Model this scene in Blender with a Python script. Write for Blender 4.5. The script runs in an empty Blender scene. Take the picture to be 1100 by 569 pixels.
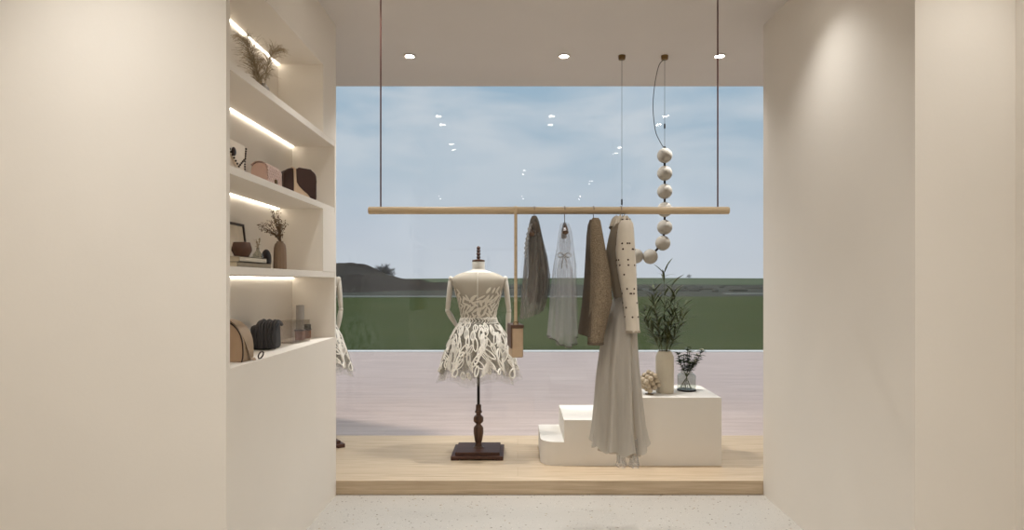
import bpy, math, random
from mathutils import Vector, Matrix
random.seed(7)
PI = math.pi
C = bpy.context.scene.collection
FOC, VX, VY, CAMZ = 654.0, 556.0, 303.0, 1.36      # lens in pixels of the 1100 px frame, vanishing point, eye height


def P(px, py, Y):
    """Pixel of the photograph at distance Y -> world point."""
    return Vector(((px - VX) * Y / FOC, Y, CAMZ - (py - VY) * Y / FOC))


# ------------------------------------------------------------------ materials
def lin(c):
    return tuple((x / 255 / 12.92) if x / 255 <= .04045 else ((x / 255 + .055) / 1.055) ** 2.4 for x in c) + (1.0,)


def nmat(name):
    m = bpy.data.materials.new(name)
    m.use_nodes = True
    nt = m.node_tree
    return m, nt, nt.nodes['Principled BSDF'], nt.nodes['Material Output']


def mat(name, rgb, rough=.6, metal=0, var=.06, scale=18, bump=0, bscale=120, stretch=(1, 1, 1), sheen=0, spec=.4):
    """Plain procedural surface: noise breaks up the colour and the relief a little."""
    m, nt, b, out = nmat(name)
    tc = nt.nodes.new('ShaderNodeTexCoord')
    mp = nt.nodes.new('ShaderNodeMapping')
    mp.inputs['Scale'].default_value = stretch
    nt.links.new(tc.outputs['Object'], mp.inputs['Vector'])
    nz = nt.nodes.new('ShaderNodeTexNoise')
    nz.inputs['Scale'].default_value = scale
    nz.inputs['Detail'].default_value = 5
    nt.links.new(mp.outputs['Vector'], nz.inputs['Vector'])
    rp = nt.nodes.new('ShaderNodeValToRGB')
    c = lin(rgb)
    rp.color_ramp.elements[0].position = .3
    rp.color_ramp.elements[1].position = .7
    rp.color_ramp.elements[0].color = tuple(x * (1 - var) for x in c[:3]) + (1,)
    rp.color_ramp.elements[1].color = tuple(min(1, x * (1 + var)) for x in c[:3]) + (1,)
    nt.links.new(nz.outputs['Fac'], rp.inputs['Fac'])
    nt.links.new(rp.outputs['Color'], b.inputs['Base Color'])
    b.inputs['Roughness'].default_value = rough
    b.inputs['Metallic'].default_value = metal
    b.inputs['Specular IOR Level'].default_value = spec
    if sheen:
        b.inputs['Sheen Weight'].default_value = sheen
    if bump:
        n2 = nt.nodes.new('ShaderNodeTexNoise')
        n2.inputs['Scale'].default_value = bscale
        n2.inputs['Detail'].default_value = 3
        nt.links.new(mp.outputs['Vector'], n2.inputs['Vector'])
        bp = nt.nodes.new('ShaderNodeBump')
        bp.inputs['Strength'].default_value = bump
        bp.inputs['Distance'].default_value = .01
        nt.links.new(n2.outputs['Fac'], bp.inputs['Height'])
        nt.links.new(bp.outputs['Normal'], b.inputs['Normal'])
    return m


def emit_mat(name, rgb, strength):
    m, nt, b, out = nmat(name)
    e = nt.nodes.new('ShaderNodeEmission')
    e.inputs['Color'].default_value = lin(rgb)
    e.inputs['Strength'].default_value = strength
    nt.links.new(e.outputs[0], out.inputs['Surface'])
    return m


def sheer(name, rgb, alpha, var=.25, scale=(60, 60, 4), rough=.8):
    """Sheer cloth: diffuse and translucent threads with open gaps between them."""
    m, nt, b, out = nmat(name)
    nt.nodes.remove(b)
    tc = nt.nodes.new('ShaderNodeTexCoord')
    mp = nt.nodes.new('ShaderNodeMapping')
    mp.inputs['Scale'].default_value = scale
    nz = nt.nodes.new('ShaderNodeTexNoise')
    nz.inputs['Scale'].default_value = 1
    nz.inputs['Detail'].default_value = 4
    nt.links.new(tc.outputs['Object'], mp.inputs['Vector'])
    nt.links.new(mp.outputs['Vector'], nz.inputs['Vector'])
    mr = nt.nodes.new('ShaderNodeMapRange')
    mr.inputs['From Min'].default_value = .3
    mr.inputs['From Max'].default_value = .7
    mr.inputs['To Min'].default_value = max(0, alpha - var / 2)
    mr.inputs['To Max'].default_value = min(1, alpha + var / 2)
    nt.links.new(nz.outputs['Fac'], mr.inputs['Value'])
    d = nt.nodes.new('ShaderNodeBsdfDiffuse')
    t = nt.nodes.new('ShaderNodeBsdfTranslucent')
    d.inputs['Color'].default_value = lin(rgb)
    t.inputs['Color'].default_value = lin(rgb)
    mx = nt.nodes.new('ShaderNodeMixShader')
    mx.inputs[0].default_value = .4
    nt.links.new(d.outputs[0], mx.inputs[1])
    nt.links.new(t.outputs[0], mx.inputs[2])
    tr = nt.nodes.new('ShaderNodeBsdfTransparent')
    m2 = nt.nodes.new('ShaderNodeMixShader')
    nt.links.new(mr.outputs[0], m2.inputs[0])
    nt.links.new(tr.outputs[0], m2.inputs[1])
    nt.links.new(mx.outputs[0], m2.inputs[2])
    nt.links.new(m2.outputs[0], out.inputs['Surface'])
    return m


def pane_mat(name, tint=(250, 252, 250), ior=1.45, rough=0.0, gain=1.0):
    """Thin sheet glass: clear with a Fresnel reflection."""
    m, nt, b, out = nmat(name)
    nt.nodes.remove(b)
    lw = nt.nodes.new('ShaderNodeLayerWeight')
    lw.inputs['Blend'].default_value = .5
    pw = nt.nodes.new('ShaderNodeMath')
    pw.operation = 'POWER'
    pw.inputs[1].default_value = 5
    nt.links.new(lw.outputs['Facing'], pw.inputs[0])
    mu = nt.nodes.new('ShaderNodeMath')
    mu.operation = 'MULTIPLY_ADD'
    mu.inputs[1].default_value = .6
    mu.inputs[2].default_value = .04 * gain
    nt.links.new(pw.outputs[0], mu.inputs[0])
    tr = nt.nodes.new('ShaderNodeBsdfTransparent')
    tr.inputs['Color'].default_value = lin(tint)
    gl = nt.nodes.new('ShaderNodeBsdfGlossy')
    gl.inputs['Roughness'].default_value = rough
    mx = nt.nodes.new('ShaderNodeMixShader')
    nt.links.new(mu.outputs[0], mx.inputs[0])
    nt.links.new(tr.outputs[0], mx.inputs[1])
    nt.links.new(gl.outputs[0], mx.inputs[2])
    nt.links.new(mx.outputs[0], out.inputs['Surface'])
    return m


def wood_mat(name, rgb, dark, rough=.55, axis='X', plank=0, grain=1.0):
    """Wood with grain along one axis; plank > 0 adds board seams across Y."""
    m, nt, b, out = nmat(name)
    tc = nt.nodes.new('ShaderNodeTexCoord')
    mp = nt.nodes.new('ShaderNodeMapping')
    s = {'X': (1.1, 26, 26), 'Z': (26, 26, 1.1), 'Y': (26, 1.1, 26)}[axis]
    mp.inputs['Scale'].default_value = s
    nt.links.new(tc.outputs['Object'], mp.inputs['Vector'])
    nz = nt.nodes.new('ShaderNodeTexNoise')
    nz.inputs['Scale'].default_value = 2.2
    nz.inputs['Detail'].default_value = 8
    nz.inputs['Roughness'].default_value = .62
    nz.inputs['Distortion'].default_value = .4
    nt.links.new(mp.outputs['Vector'], nz.inputs['Vector'])
    rp = nt.nodes.new('ShaderNodeValToRGB')
    rp.color_ramp.elements[0].position = .5 - .22 / grain
    rp.color_ramp.elements[1].position = .5 + .16 / grain
    rp.color_ramp.elements[0].color = lin(dark)
    rp.color_ramp.elements[1].color = lin(rgb)
    nt.links.new(nz.outputs['Fac'], rp.inputs['Fac'])
    col = rp.outputs['Color']
    if plank:
        br = nt.nodes.new('ShaderNodeTexBrick')
        br.inputs['Scale'].default_value = 1
        br.inputs['Brick Width'].default_value = 7.3
        br.inputs['Row Height'].default_value = plank
        br.inputs['Mortar Size'].default_value = .0016
        br.inputs['Color1'].default_value = (1, 1, 1, 1)
        br.inputs['Color2'].default_value = (.93, .91, .89, 1)
        br.inputs['Mortar'].default_value = (.75, .7, .66, 1)
        nt.links.new(tc.outputs['Object'], br.inputs['Vector'])
        mx = nt.nodes.new('ShaderNodeMix')
        mx.data_type = 'RGBA'
        mx.blend_type = 'MULTIPLY'
        mx.inputs[0].default_value = 1
        nt.links.new(col, mx.inputs[6])
        nt.links.new(br.outputs['Color'], mx.inputs[7])
        col = mx.outputs[2]
    nt.links.new(col, b.inputs['Base Color'])
    b.inputs['Roughness'].default_value = rough
    b.inputs['Specular IOR Level'].default_value = .3
    return m


def terrazzo_mat(name):
    m, nt, b, out = nmat(name)
    tc = nt.nodes.new('ShaderNodeTexCoord')
    col = None
    base = lin((181, 175, 166))
    prev = None
    for sc, th, rgb in ((26, .13, (120, 111, 100)), (17, .10, (160, 144, 122)), (44, .08, (222, 216, 206)), (70, .12, (104, 96, 88))):
        vo = nt.nodes.new('ShaderNodeTexVoronoi')
        vo.inputs['Scale'].default_value = sc
        nt.links.new(tc.outputs['Object'], vo.inputs['Vector'])
        nz = nt.nodes.new('ShaderNodeTexNoise')
        nz.inputs['Scale'].default_value = sc * 2.5
        nt.links.new(tc.outputs['Object'], nz.inputs['Vector'])
        ad = nt.nodes.new('ShaderNodeMath')
        ad.operation = 'MULTIPLY_ADD'
        nt.links.new(nz.outputs['Fac'], ad.inputs[0])
        ad.inputs[1].default_value = .35
        nt.links.new(vo.outputs['Distance'], ad.inputs[2])
        lt = nt.nodes.new('ShaderNodeMath')
        lt.operation = 'LESS_THAN'
        nt.links.new(ad.outputs[0], lt.inputs[0])
        lt.inputs[1].default_value = th + .17
        mx = nt.nodes.new('ShaderNodeMix')
        mx.data_type = 'RGBA'
        nt.links.new(lt.outputs[0], mx.inputs[0])
        if prev is None:
            mx.inputs[6].default_value = base
        else:
            nt.links.new(prev, mx.inputs[6])
        mx.inputs[7].default_value = lin(rgb)
        prev = mx.outputs[2]
    nt.links.new(prev, b.inputs['Base Color'])
    b.inputs['Roughness'].default_value = .5
    b.inputs['Specular IOR Level'].default_value = .3
    return m


def terrace_mat(name):
    m, nt, b, out = nmat(name)
    tc = nt.nodes.new('ShaderNodeTexCoord')
    mp = nt.nodes.new('ShaderNodeMapping')
    mp.inputs['Scale'].default_value = (.7, 7, 1)
    nt.links.new(tc.outputs['Object'], mp.inputs['Vector'])
    nz = nt.nodes.new('ShaderNodeTexNoise')
    nz.inputs['Scale'].default_value = 1.6
    nz.inputs['Detail'].default_value = 8
    nz.inputs['Roughness'].default_value = .65
    nt.links.new(mp.outputs['Vector'], nz.inputs['Vector'])
    rp = nt.nodes.new('ShaderNodeValToRGB')
    rp.color_ramp.elements[0].position = .36
    rp.color_ramp.elements[1].position = .66
    rp.color_ramp.elements[0].color = lin((204, 181, 172))
    rp.color_ramp.elements[1].color = lin((220, 198, 190))
    nt.links.new(nz.outputs['Fac'], rp.inputs['Fac'])
    br = nt.nodes.new('ShaderNodeTexBrick')
    br.inputs['Scale'].default_value = 1
    br.inputs['Brick Width'].default_value = 2.4
    br.inputs['Row Height'].default_value = .16
    br.inputs['Mortar Size'].default_value = .006
    br.inputs['Color1'].default_value = (1, 1, 1, 1)
    br.inputs['Color2'].default_value = (.94, .94, .95, 1)
    br.inputs['Mortar'].default_value = (.9, .89, .9, 1)
    nt.links.new(tc.outputs['Object'], br.inputs['Vector'])
    mx = nt.nodes.new('ShaderNodeMix')
    mx.data_type = 'RGBA'
    mx.blend_type = 'MULTIPLY'
    mx.inputs[0].default_value = 1
    nt.links.new(rp.outputs['Color'], mx.inputs[6])
    nt.links.new(br.outputs['Color'], mx.inputs[7])
    nt.links.new(mx.outputs[2], b.inputs['Base Color'])
    b.inputs['Roughness'].default_value = .7
    return m


def field_mat(name, stops, scale=.05, stretch=(1, 3, 1)):
    m, nt, b, out = nmat(name)
    tc = nt.nodes.new('ShaderNodeTexCoord')
    mp = nt.nodes.new('ShaderNodeMapping')
    mp.inputs['Scale'].default_value = stretch
    nt.links.new(tc.outputs['Object'], mp.inputs['Vector'])
    nz = nt.nodes.new('ShaderNodeTexNoise')
    nz.inputs['Scale'].default_value = scale
    nz.inputs['Detail'].default_value = 7
    nt.links.new(mp.outputs['Vector'], nz.inputs['Vector'])
    rp = nt.nodes.new('ShaderNodeValToRGB')
    cr = rp.color_ramp
    cr.elements[0].position, cr.elements[1].position = .35, .65
    cr.elements[0].color, cr.elements[1].color = lin(stops[0]), lin(stops[-1])
    for i, s in enumerate(stops[1:-1]):
        e = cr.elements.new(.35 + .3 * (i + 1) / (len(stops) - 1))
        e.color = lin(s)
    nt.links.new(nz.outputs['Fac'], rp.inputs['Fac'])
    nt.links.new(rp.outputs['Color'], b.inputs['Base Color'])
    b.inputs['Roughness'].default_value = 1
    b.inputs['Specular IOR Level'].default_value = 0
    return m


def knit_mat(name, a, b_, scale=150):
    m, nt, b, out = nmat(name)
    tc = nt.nodes.new('ShaderNodeTexCoord')
    wv = nt.nodes.new('ShaderNodeTexWave')
    wv.bands_direction = 'Z'
    wv.inputs['Scale'].default_value = scale * .35
    wv.inputs['Distortion'].default_value = 3
    wv.inputs['Detail'].default_value = 3
    nt.links.new(tc.outputs['Object'], wv.inputs['Vector'])
    nz = nt.nodes.new('ShaderNodeTexNoise')
    nz.inputs['Scale'].default_value = scale
    nz.inputs['Detail'].default_value = 4
    nt.links.new(tc.outputs['Object'], nz.inputs['Vector'])
    mm = nt.nodes.new('ShaderNodeMix')
    mm.inputs[0].default_value = .78
    nt.links.new(wv.outputs['Fac'], mm.inputs[2])
    nt.links.new(nz.outputs['Fac'], mm.inputs[3])
    rp = nt.nodes.new('ShaderNodeValToRGB')
    rp.color_ramp.elements[0].position = .3
    rp.color_ramp.elements[1].position = .7
    rp.color_ramp.elements[0].color = lin(a)
    rp.color_ramp.elements[1].color = lin(b_)
    nt.links.new(mm.outputs[0], rp.inputs['Fac'])
    nt.links.new(rp.outputs['Color'], b.inputs['Base Color'])
    bp = nt.nodes.new('ShaderNodeBump')
    bp.inputs['Strength'].default_value = .5
    bp.inputs['Distance'].default_value = .006
    nt.links.new(mm.outputs[0], bp.inputs['Height'])
    nt.links.new(bp.outputs['Normal'], b.inputs['Normal'])
    b.inputs['Roughness'].default_value = .95
    b.inputs['Specular IOR Level'].default_value = .1
    return m


M = {}
M['plaster'] = mat('warm_plaster', (227, 220, 210), .85, var=.012, scale=3, bump=.03, bscale=60, spec=.15)
M['ceiling'] = mat('ceiling_paint', (212, 207, 202), .9, var=.01, scale=3, spec=.1)
M['shelf'] = mat('shelf_lacquer', (226, 219, 209), .6, var=.01, scale=3, spec=.2)
M['terrazzo'] = terrazzo_mat('terrazzo')
M['oak'] = wood_mat('pale_oak_planks', (204, 184, 157), (174, 153, 126), plank=.19)
M['rod_wood'] = wood_mat('pale_oak_rod', (202, 182, 152), (180, 156, 124), .5)
M['terrace'] = terrace_mat('terrace_boards')
M['kerb'] = mat('white_kerb', (240, 238, 236), .8, var=.03)
M['window'] = pane_mat('window_glass', (252, 253, 253), rough=0, gain=.7)
M['white_block'] = mat('matt_white_lacquer', (222, 216, 207), .7, var=.01, scale=4, spec=.2)
M['dark_wood'] = wood_mat('dark_walnut', (92, 62, 50), (52, 32, 26), .5, axis='X')
M['turned_wood'] = wood_mat('turned_walnut', (98, 72, 56), (58, 38, 28), .4, axis='Z')
M['linen'] = mat('mannequin_linen', (208, 204, 195), .9, var=.03, scale=60, bump=.08, bscale=500, sheen=.1)
M['arm_wood'] = mat('arm_pale_wood', (204, 198, 187), .55, var=.03, stretch=(6, 6, 1))
M['black_metal'] = mat('dark_steel', (46, 42, 40), .4, .6)
M['brass'] = mat('aged_brass', (124, 100, 64), .35, .8)
M['bronze'] = mat('bronze_rod', (92, 58, 52), .4, .3)
M['globe'] = mat('matt_globe', (176, 170, 160), .75, var=.02, spec=.25)
M['trim'] = mat('downlight_trim', (228, 220, 208), .5, var=.01)
M['lamp'] = emit_mat('lamp_lens', (255, 248, 238), 45)
M['led'] = emit_mat('led_diffuser', (255, 246, 230), 9.5)


# ------------------------------------------------------------------ mesh builder
class MB:
    def __init__(s):
        s.v, s.f, s.mi, s.cur = [], [], [], 0

    def add(s, vs, fs):
        o = len(s.v)
        s.v += [Vector(p) for p in vs]
        s.f += [tuple(i + o for i in q) for q in fs]
        s.mi += [s.cur] * len(fs)
        return s

    def box(s, x0, x1, y0, y1, z0, z1, mtx=None):
        vs = [Vector((x, y, z)) for x in (x0, x1) for y in (y0, y1) for z in (z0, z1)]
        if mtx:
            vs = [mtx @ p for p in vs]
        return s.add(vs, [(0, 1, 3, 2), (4, 6, 7, 5), (0, 4, 5, 1), (2, 3, 7, 6), (0, 2, 6, 4), (1, 5, 7, 3)])

    def rings(s, rs, cap=True, closed=True):
        n = len(rs[0])
        vs = [p for r in rs for p in r]
        fs = []
        for i in range(len(rs) - 1):
            for j in range(n if closed else n - 1):
                k = (j + 1) % n
                fs.append((i * n + j, i * n + k, (i + 1) * n + k, (i + 1) * n + j))
        if cap and closed:
            fs.append(tuple(range(n))[::-1])
            fs.append(tuple((len(rs) - 1) * n + j for j in range(n)))
        return s.add(vs, fs)

    def tube(s, pts, r, n=8, cap=True, flat=1.0, up=None):
        pts = [Vector(p) for p in pts]
        m = len(pts)
        rad = r if isinstance(r, (list, tuple)) else [r] * m
        rs = []
        prev = None
        for i in range(m):
            t = (pts[min(i + 1, m - 1)] - pts[max(i - 1, 0)])
            if t.length < 1e-9:
                t = Vector((0, 0, 1))
            t.normalize()
            if prev is None:
                a = Vector(up) if up else (Vector((0, 0, 1)) if abs(t.z) < .9 else Vector((0, 1, 0)))
            else:
                a = prev
            nx = a - t * a.dot(t)
            if nx.length < 1e-6:
                nx = t.orthogonal()
            nx.normalize()
            prev = nx
            by = t.cross(nx)
            rs.append([pts[i] + nx * math.cos(2 * PI * k / n) * rad[i] * flat + by * math.sin(2 * PI * k / n) * rad[i] for k in range(n)])
        return s.rings(rs, cap)

    def lathe(s, c, prof, n=28, flute=0, amp=0):
        c = Vector(c)
        rs = []
        for r, z in prof:
            rs.append([c + Vector((r * (1 + amp * math.cos(flute * 2 * PI * k / n)) * math.cos(2 * PI * k / n),
                                   r * (1 + amp * math.cos(flute * 2 * PI * k / n)) * math.sin(2 * PI * k / n), z)) for k in range(n)])
        return s.rings(rs)

    def sphere(s, c, r, n=20, m=12, sc=(1, 1, 1)):
        c = Vector(c)
        rs = []
        for i in range(m + 1):
            th = -PI / 2 + PI * i / m
            q = max(math.cos(th), .01)
            rs.append([c + Vector((r * q * math.cos(2 * PI * k / n) * sc[0], r * q * math.sin(2 * PI * k / n) * sc[1], r * math.sin(th) * sc[2])) for k in range(n)])
        return s.rings(rs)

    def leaf(s, base, d, up, L, W, bend=.25, fold=.25, k=5):
        d = Vector(d).normalized()
        up = Vector(up)
        up = (up - d * up.dot(d))
        if up.length < 1e-5:
            up = d.orthogonal()
        up.normalize()
        side = d.cross(up)
        vs, fs = [], []
        for i in range(k + 1):
            t = i / k
            c = Vector(base) + d * L * t - up * bend * L * t * t
            w = W * .5 * math.sin(PI * min(1, t * .95 + .03)) ** .8
            vs += [c - side * w + up * w * fold, c, c + side * w + up * w * fold]
        for i in range(k):
            a = i * 3
            fs += [(a, a + 1, a + 4, a + 3), (a + 1, a + 2, a + 5, a + 4)]
        return s.add(vs, fs)

    def build(s, name, mats, parent=None, smooth=True, bevel=0, sharp=42, seg=3):
        org = Vector((0, 0, 0))
        p = parent
        while p is not None:
            org += p.location
            p = p.parent
        me = bpy.data.meshes.new(name)
        me.from_pydata([p - org for p in s.v], [], s.f)
        mats = mats if isinstance(mats, (list, tuple)) else [mats]
        for q in mats:
            me.materials.append(q)
        if len(mats) > 1:
            me.polygons.foreach_set('material_index', s.mi)
        me.update()
        if smooth:
            me.polygons.foreach_set('use_smooth', [True] * len(me.polygons))
            me.set_sharp_from_angle(angle=math.radians(sharp))
        o = bpy.data.objects.new(name, me)
        C.objects.link(o)
        if parent is not None:
            o.parent = parent
        if bevel:
            b = o.modifiers.new('bevel', 'BEVEL')
            b.width = bevel
            b.segments = seg
            b.limit_method = 'ANGLE'
        return o


def smooth_path(pts, n=6):
    pts = [Vector(p) for p in pts]
    out = []
    for i in range(len(pts) - 1):
        p0, p1, p2, p3 = pts[max(i - 1, 0)], pts[i], pts[i + 1], pts[min(i + 2, len(pts) - 1)]
        for j in range(n):
            u = j / n
            out.append(.5 * ((2 * p1) + (p2 - p0) * u + (2 * p0 - 5 * p1 + 4 * p2 - p3) * u * u + (3 * p1 - p0 - 3 * p2 + p3) * u ** 3))
    return out + [pts[-1]]


def tag(o, label=None, cat=None, group=None, kind=None):
    if label:
        o['label'] = label
    if cat:
        o['category'] = cat
    if group:
        o['group'] = group
    if kind:
        o['kind'] = kind
    return o


def thing(name, loc, label, cat, group=None):
    o = bpy.data.objects.new(name, None)
    o.empty_display_size = .05
    C.objects.link(o)
    o.location = loc
    return tag(o, label, cat, group)


def copy_tree(o, parent=None):
    c = o.copy()
    C.objects.link(c)
    if parent is not None:
        c.parent = parent
    for ch in list(o.children):
        copy_tree(ch, c)
    return c


def struct(name, mb, m, bevel=0, smooth=False, label=None):
    o = mb.build(name, m, smooth=smooth, bevel=bevel)
    o['kind'] = 'structure'
    if label:
        o['label'] = label
    return o


# ------------------------------------------------------------------ the room
H = 3.0
LX, RX = -1.163, 1.574            # passage walls
YF, YN, YG = 3.9, 2.43, 5.07      # front of platform, near corner of passage, glass
struct('floor', MB().box(-3.2, 3.2, -2.7, YG - .02, -.12, 0), M['terrazzo'], label='pale speckled terrazzo floor')
struct('ceiling', MB().box(-3.2, 3.2, -2.7, 5.10, H, H + .2), M['ceiling'], label='flat warm grey ceiling')
NB = LX - .27                     # back of the niches
S1, S2, S3, S4, ST = (2.221, 2.257), (1.80, 1.834), (1.39, 1.425), 1.01, 2.66
w = MB()
w.box(-3.2, NB, YN, YF, 0, H)
w.box(NB, LX, YN, YF, 0, S4)
w.box(NB, LX, YN, YF, ST, H)
w.box(NB, LX, YN, 2.461, S4, ST)
w.box(NB, LX, 3.872, YF, S4, ST)
w.box(NB, LX, 3.64, 3.872, S1[1], ST)
w.box(NB, LX, 3.64, 3.872, S3[1], S2[0])
struct('wall_left', w, M['plaster'], label='beige plaster wall on the left with lit display niche')
struct('wall_right', MB().box(RX, 3.2, 2.411, YF, 0, H), M['plaster'], label='plain beige plaster wall on the right')
struct('wall_left_rear', MB().box(-3.2, -2.5, -2.7, YN, 0, H), M['plaster'])
struct('wall_right_rear', MB().box(1.972, 3.2, -2.7, 2.411, 0, H), M['plaster'])
struct('wall_back', MB().box(-2.5, 1.972, -2.7, -2.5, 0, H), M['plaster'])
struct('wall_left_bay', MB().box(-3.2, -2.9, YF, 5.40, -.1, H + .2), M['plaster'])
struct('wall_right_bay', MB().box(2.9, 3.2, YF, 5.40, -.1, H + .2), M['plaster'])
PZ = .09
plat = MB().box(-2.9, 2.9, YF, YG - .02, 0, PZ).build('display_platform', M['oak'], smooth=False, bevel=.003)
tag(plat, 'low pale oak plank platform in front of the shop window', 'platform')
G1, G2 = 5.20, 5.36               # two glass skins, their heads and feet set in pockets
struct('window_1', MB().box(-2.9, 2.9, G1, G1 + .012, -.06, H + .2), M['window'], label='full height clear inner pane of shop window')
struct('window_2', MB().box(-2.9, 2.9, G2, G2 + .012, -.06, H + .2), M['window'], label='full height clear outer pane of shop window')
struct('trim_1', MB().box(-2.9, 2.9, YG - .02, 5.40, -.2, -.05), M['trim'], label='sunken sill between the two panes')
struct('trim_2', MB().box(-3.2, 3.2, 5.0, 5.45, H + .2, H + .3), M['trim'], label='cover over the head of the window')

# shelves of the niche, each with its own light strip under the board
SY0, SY1 = 2.461, 3.872


def shelf(z, label):
    t = thing('wall_shelf', (LX - .135, (SY0 + SY1) / 2, z[0]), label, 'shelf', 'boards of the lit wall niche')
    MB().box(NB + .001, LX - .001, SY0 + .001, SY1 - .001, z[0], z[1]).build('board', M['shelf'], t, smooth=False, bevel=.002)
    return t


shelf(S1, 'topmost white shelf board in left niche, under the pampas grass')
shelf(S2, 'white shelf board in left niche, carrying three small handbags')
shelf(S3, 'white shelf board in left niche, carrying books and ribbed vase')


def led(z, y1, label):
    o = MB().box(NB + .004, NB + .011, SY0 + .01, y1 - .006, z - .005, z - .001).build('led_strip', M['led'], smooth=False)
    tag(o, label, 'light strip', 'light strips in the wall niche')


led(ST, 3.64, 'warm glowing light strip above the pampas grass')
led(S1[0], SY1, 'warm glowing light strip above the three small handbags')
led(S2[0], 3.64, 'warm glowing light strip above framed picture and dried flowers')
led(S3[0], SY1, 'warm glowing light strip above tan handbag and perfume bottles')


# ------------------------------------------------------------------ downlights
def make_downlight(power, size, blend):
    t = thing('ceiling_downlight', (0, 0, H), 'x', 'ceiling light')
    MB().lathe((0, 0, H), [(.030, -.0005), (.040, -.001), (.046, -.006), (.040, -.009), (.033, -.007), (.030, -.004)], 32).build('trim_ring', M['trim'], t)
    MB().lathe((0, 0, H), [(.0305, -.002), (.0305, -.005), (.02, -.0065), (.002, -.007)], 24).build('lens', M['lamp'], t)
    ld = bpy.data.lights.new('lamp_beam', 'SPOT')
    ld.energy = power
    ld.color = (1, 1, .985)
    ld.spot_size = math.radians(size)
    ld.spot_blend = blend
    ld.shadow_soft_size = .05
    lo = bpy.data.objects.new('lamp_beam', ld)
    C.objects.link(lo)
    lo.parent = t
    lo.location = (0, 0, -.03)
    return t


DL = {'wide_fill': make_downlight(66, 150, 1), 'wash': make_downlight(30, 105, 1), 'bay': make_downlight(118, 112, 1), 'far_wash': make_downlight(47, 145, 1)}
first = set()
for kind, x, y, lab in (
        ('bay', (440 - VX) * 4.41 / FOC, 4.41, 'round recessed ceiling light over left end of display, near the wire rod'),
        ('bay', (606 - VX) * 4.41 / FOC, 4.41, 'round recessed ceiling light over middle of the display platform'),
        ('bay', (773 - VX) * 4.41 / FOC, 4.41, 'round recessed ceiling light over white step plinth, beside right rod'),
        ('wash', 1.24, 3.02, 'recessed ceiling light washing the right passage wall'),
        ('far_wash', -1.66, 1.84, 'recessed ceiling light washing the left plaster wall'),
        ('wash', -.78, 3.2, 'recessed ceiling light washing the left niche'),
        ('wash', 1.76, 2.0, 'recessed ceiling light washing the wall beside the passage'),
        ('wide_fill', -1.5, .9, 'added unseen ceiling fill light, left middle'),  # from here on: out-of-view lamps added as general fill for the room
        ('wide_fill', .1, 1.5, 'added unseen ceiling fill light, centre middle'),
        ('wide_fill', 1.2, .6, 'added unseen ceiling fill light, right middle'),
        ('wide_fill', -1.5, -1.2, 'added unseen ceiling fill light, left rear'),
        ('wide_fill', .1, -1.2, 'added unseen ceiling fill light, centre rear'),
        ('wide_fill', 1.2, -1.2, 'added unseen ceiling fill light, right rear')):
    o = DL[kind] if kind not in first else copy_tree(DL[kind])
    first.add(kind)
    o.location = (x, y, H)
    tag(o, lab, 'ceiling light', 'recessed ceiling lights')

# ------------------------------------------------------------------ outside
g = MB().box(-30, 30, 5.40, 11.86, -.3, 0)
struct('terrace', g, M['terrace'], label='pale pinkish boarded terrace outside the window')
struct('kerb', MB().box(-30, 30, 11.86, 12.12, -.3, .012), M['kerb'], label='thin white kerb at the far edge of the terrace')
struct('fin_wall', MB().box(-3.35, -3.2, 5.40, 6.75, -.1, 3.3), M['plaster'])
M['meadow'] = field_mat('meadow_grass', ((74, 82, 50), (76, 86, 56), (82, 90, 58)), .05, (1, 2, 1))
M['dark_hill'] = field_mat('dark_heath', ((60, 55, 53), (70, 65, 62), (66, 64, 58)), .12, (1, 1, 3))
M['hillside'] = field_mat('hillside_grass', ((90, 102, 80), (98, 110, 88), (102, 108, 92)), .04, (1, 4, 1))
M['grey_scrub'] = field_mat('grey_scrub', ((66, 70, 62), (88, 88, 84), (78, 82, 70)), .2, (.6, 3, 1))
M['road'] = mat('pale_road', (140, 142, 134), .9, var=.05)
M['bark'] = mat('grey_bark', (118, 116, 116), .95)
M['hedge'] = mat('hedge_leaves', (74, 74, 66), .95, var=.3, scale=2)


def sheet(name, xs, ys, zf, m, label):
    mb = MB()
    vs = [(x, y, zf(x, y)) for y in ys for x in xs]
    n = len(xs)
    fs = [(j * n + i, j * n + i + 1, (j + 1) * n + i + 1, (j + 1) * n + i) for j in range(len(ys) - 1) for i in range(n - 1)]
    mb.add(vs, fs)
    return struct(name, mb, m, smooth=True, label=label)


def rng(a, b, n):
    return [a + (b - a) * i / n for i in range(n + 1)]


sheet('meadow', rng(-70, 70, 40), rng(12.1, 62, 30), lambda x, y: -.10 + .02 * math.sin(x * .7) * math.sin(y * .5) - (.0), M['meadow'], 'flat dark green meadow beyond the terrace')
sheet('scrubland', rng(-140, 140, 40), rng(61.5, 150, 24), lambda x, y: -.12 + .0105 * (y - 61.5) + .12 * math.sin(x * .21 + y * .13) * min(1, (y - 61.5) / 20), M['grey_scrub'], 'grey green scrub strip beyond the meadow')


def far(x, y):
    t = max(0, (y - 148) / 180)
    return .75 + 2.7 * min(1, t) ** .8 + .25 * math.sin(x * .02 + .5) * t - (max(0, y - 330) ** 2) * .001


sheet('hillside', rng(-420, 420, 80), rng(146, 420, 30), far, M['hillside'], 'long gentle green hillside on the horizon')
HC = [(250, 292), (300, 287), (340, 284), (361, 284.5), (375, 281), (388, 283.5), (402, 290), (414, 295), (424, 298), (450, 301), (480, 304), (510, 309), (560, 316), (600, 322)]


def crest(px):
    for (a, b), (c, d) in zip(HC, HC[1:]):
        if a <= px <= c:
            return b + (d - b) * (px - a) / (c - a)
    return HC[0][1] if px < HC[0][0] else HC[-1][1]


HY = 110.0


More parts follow.
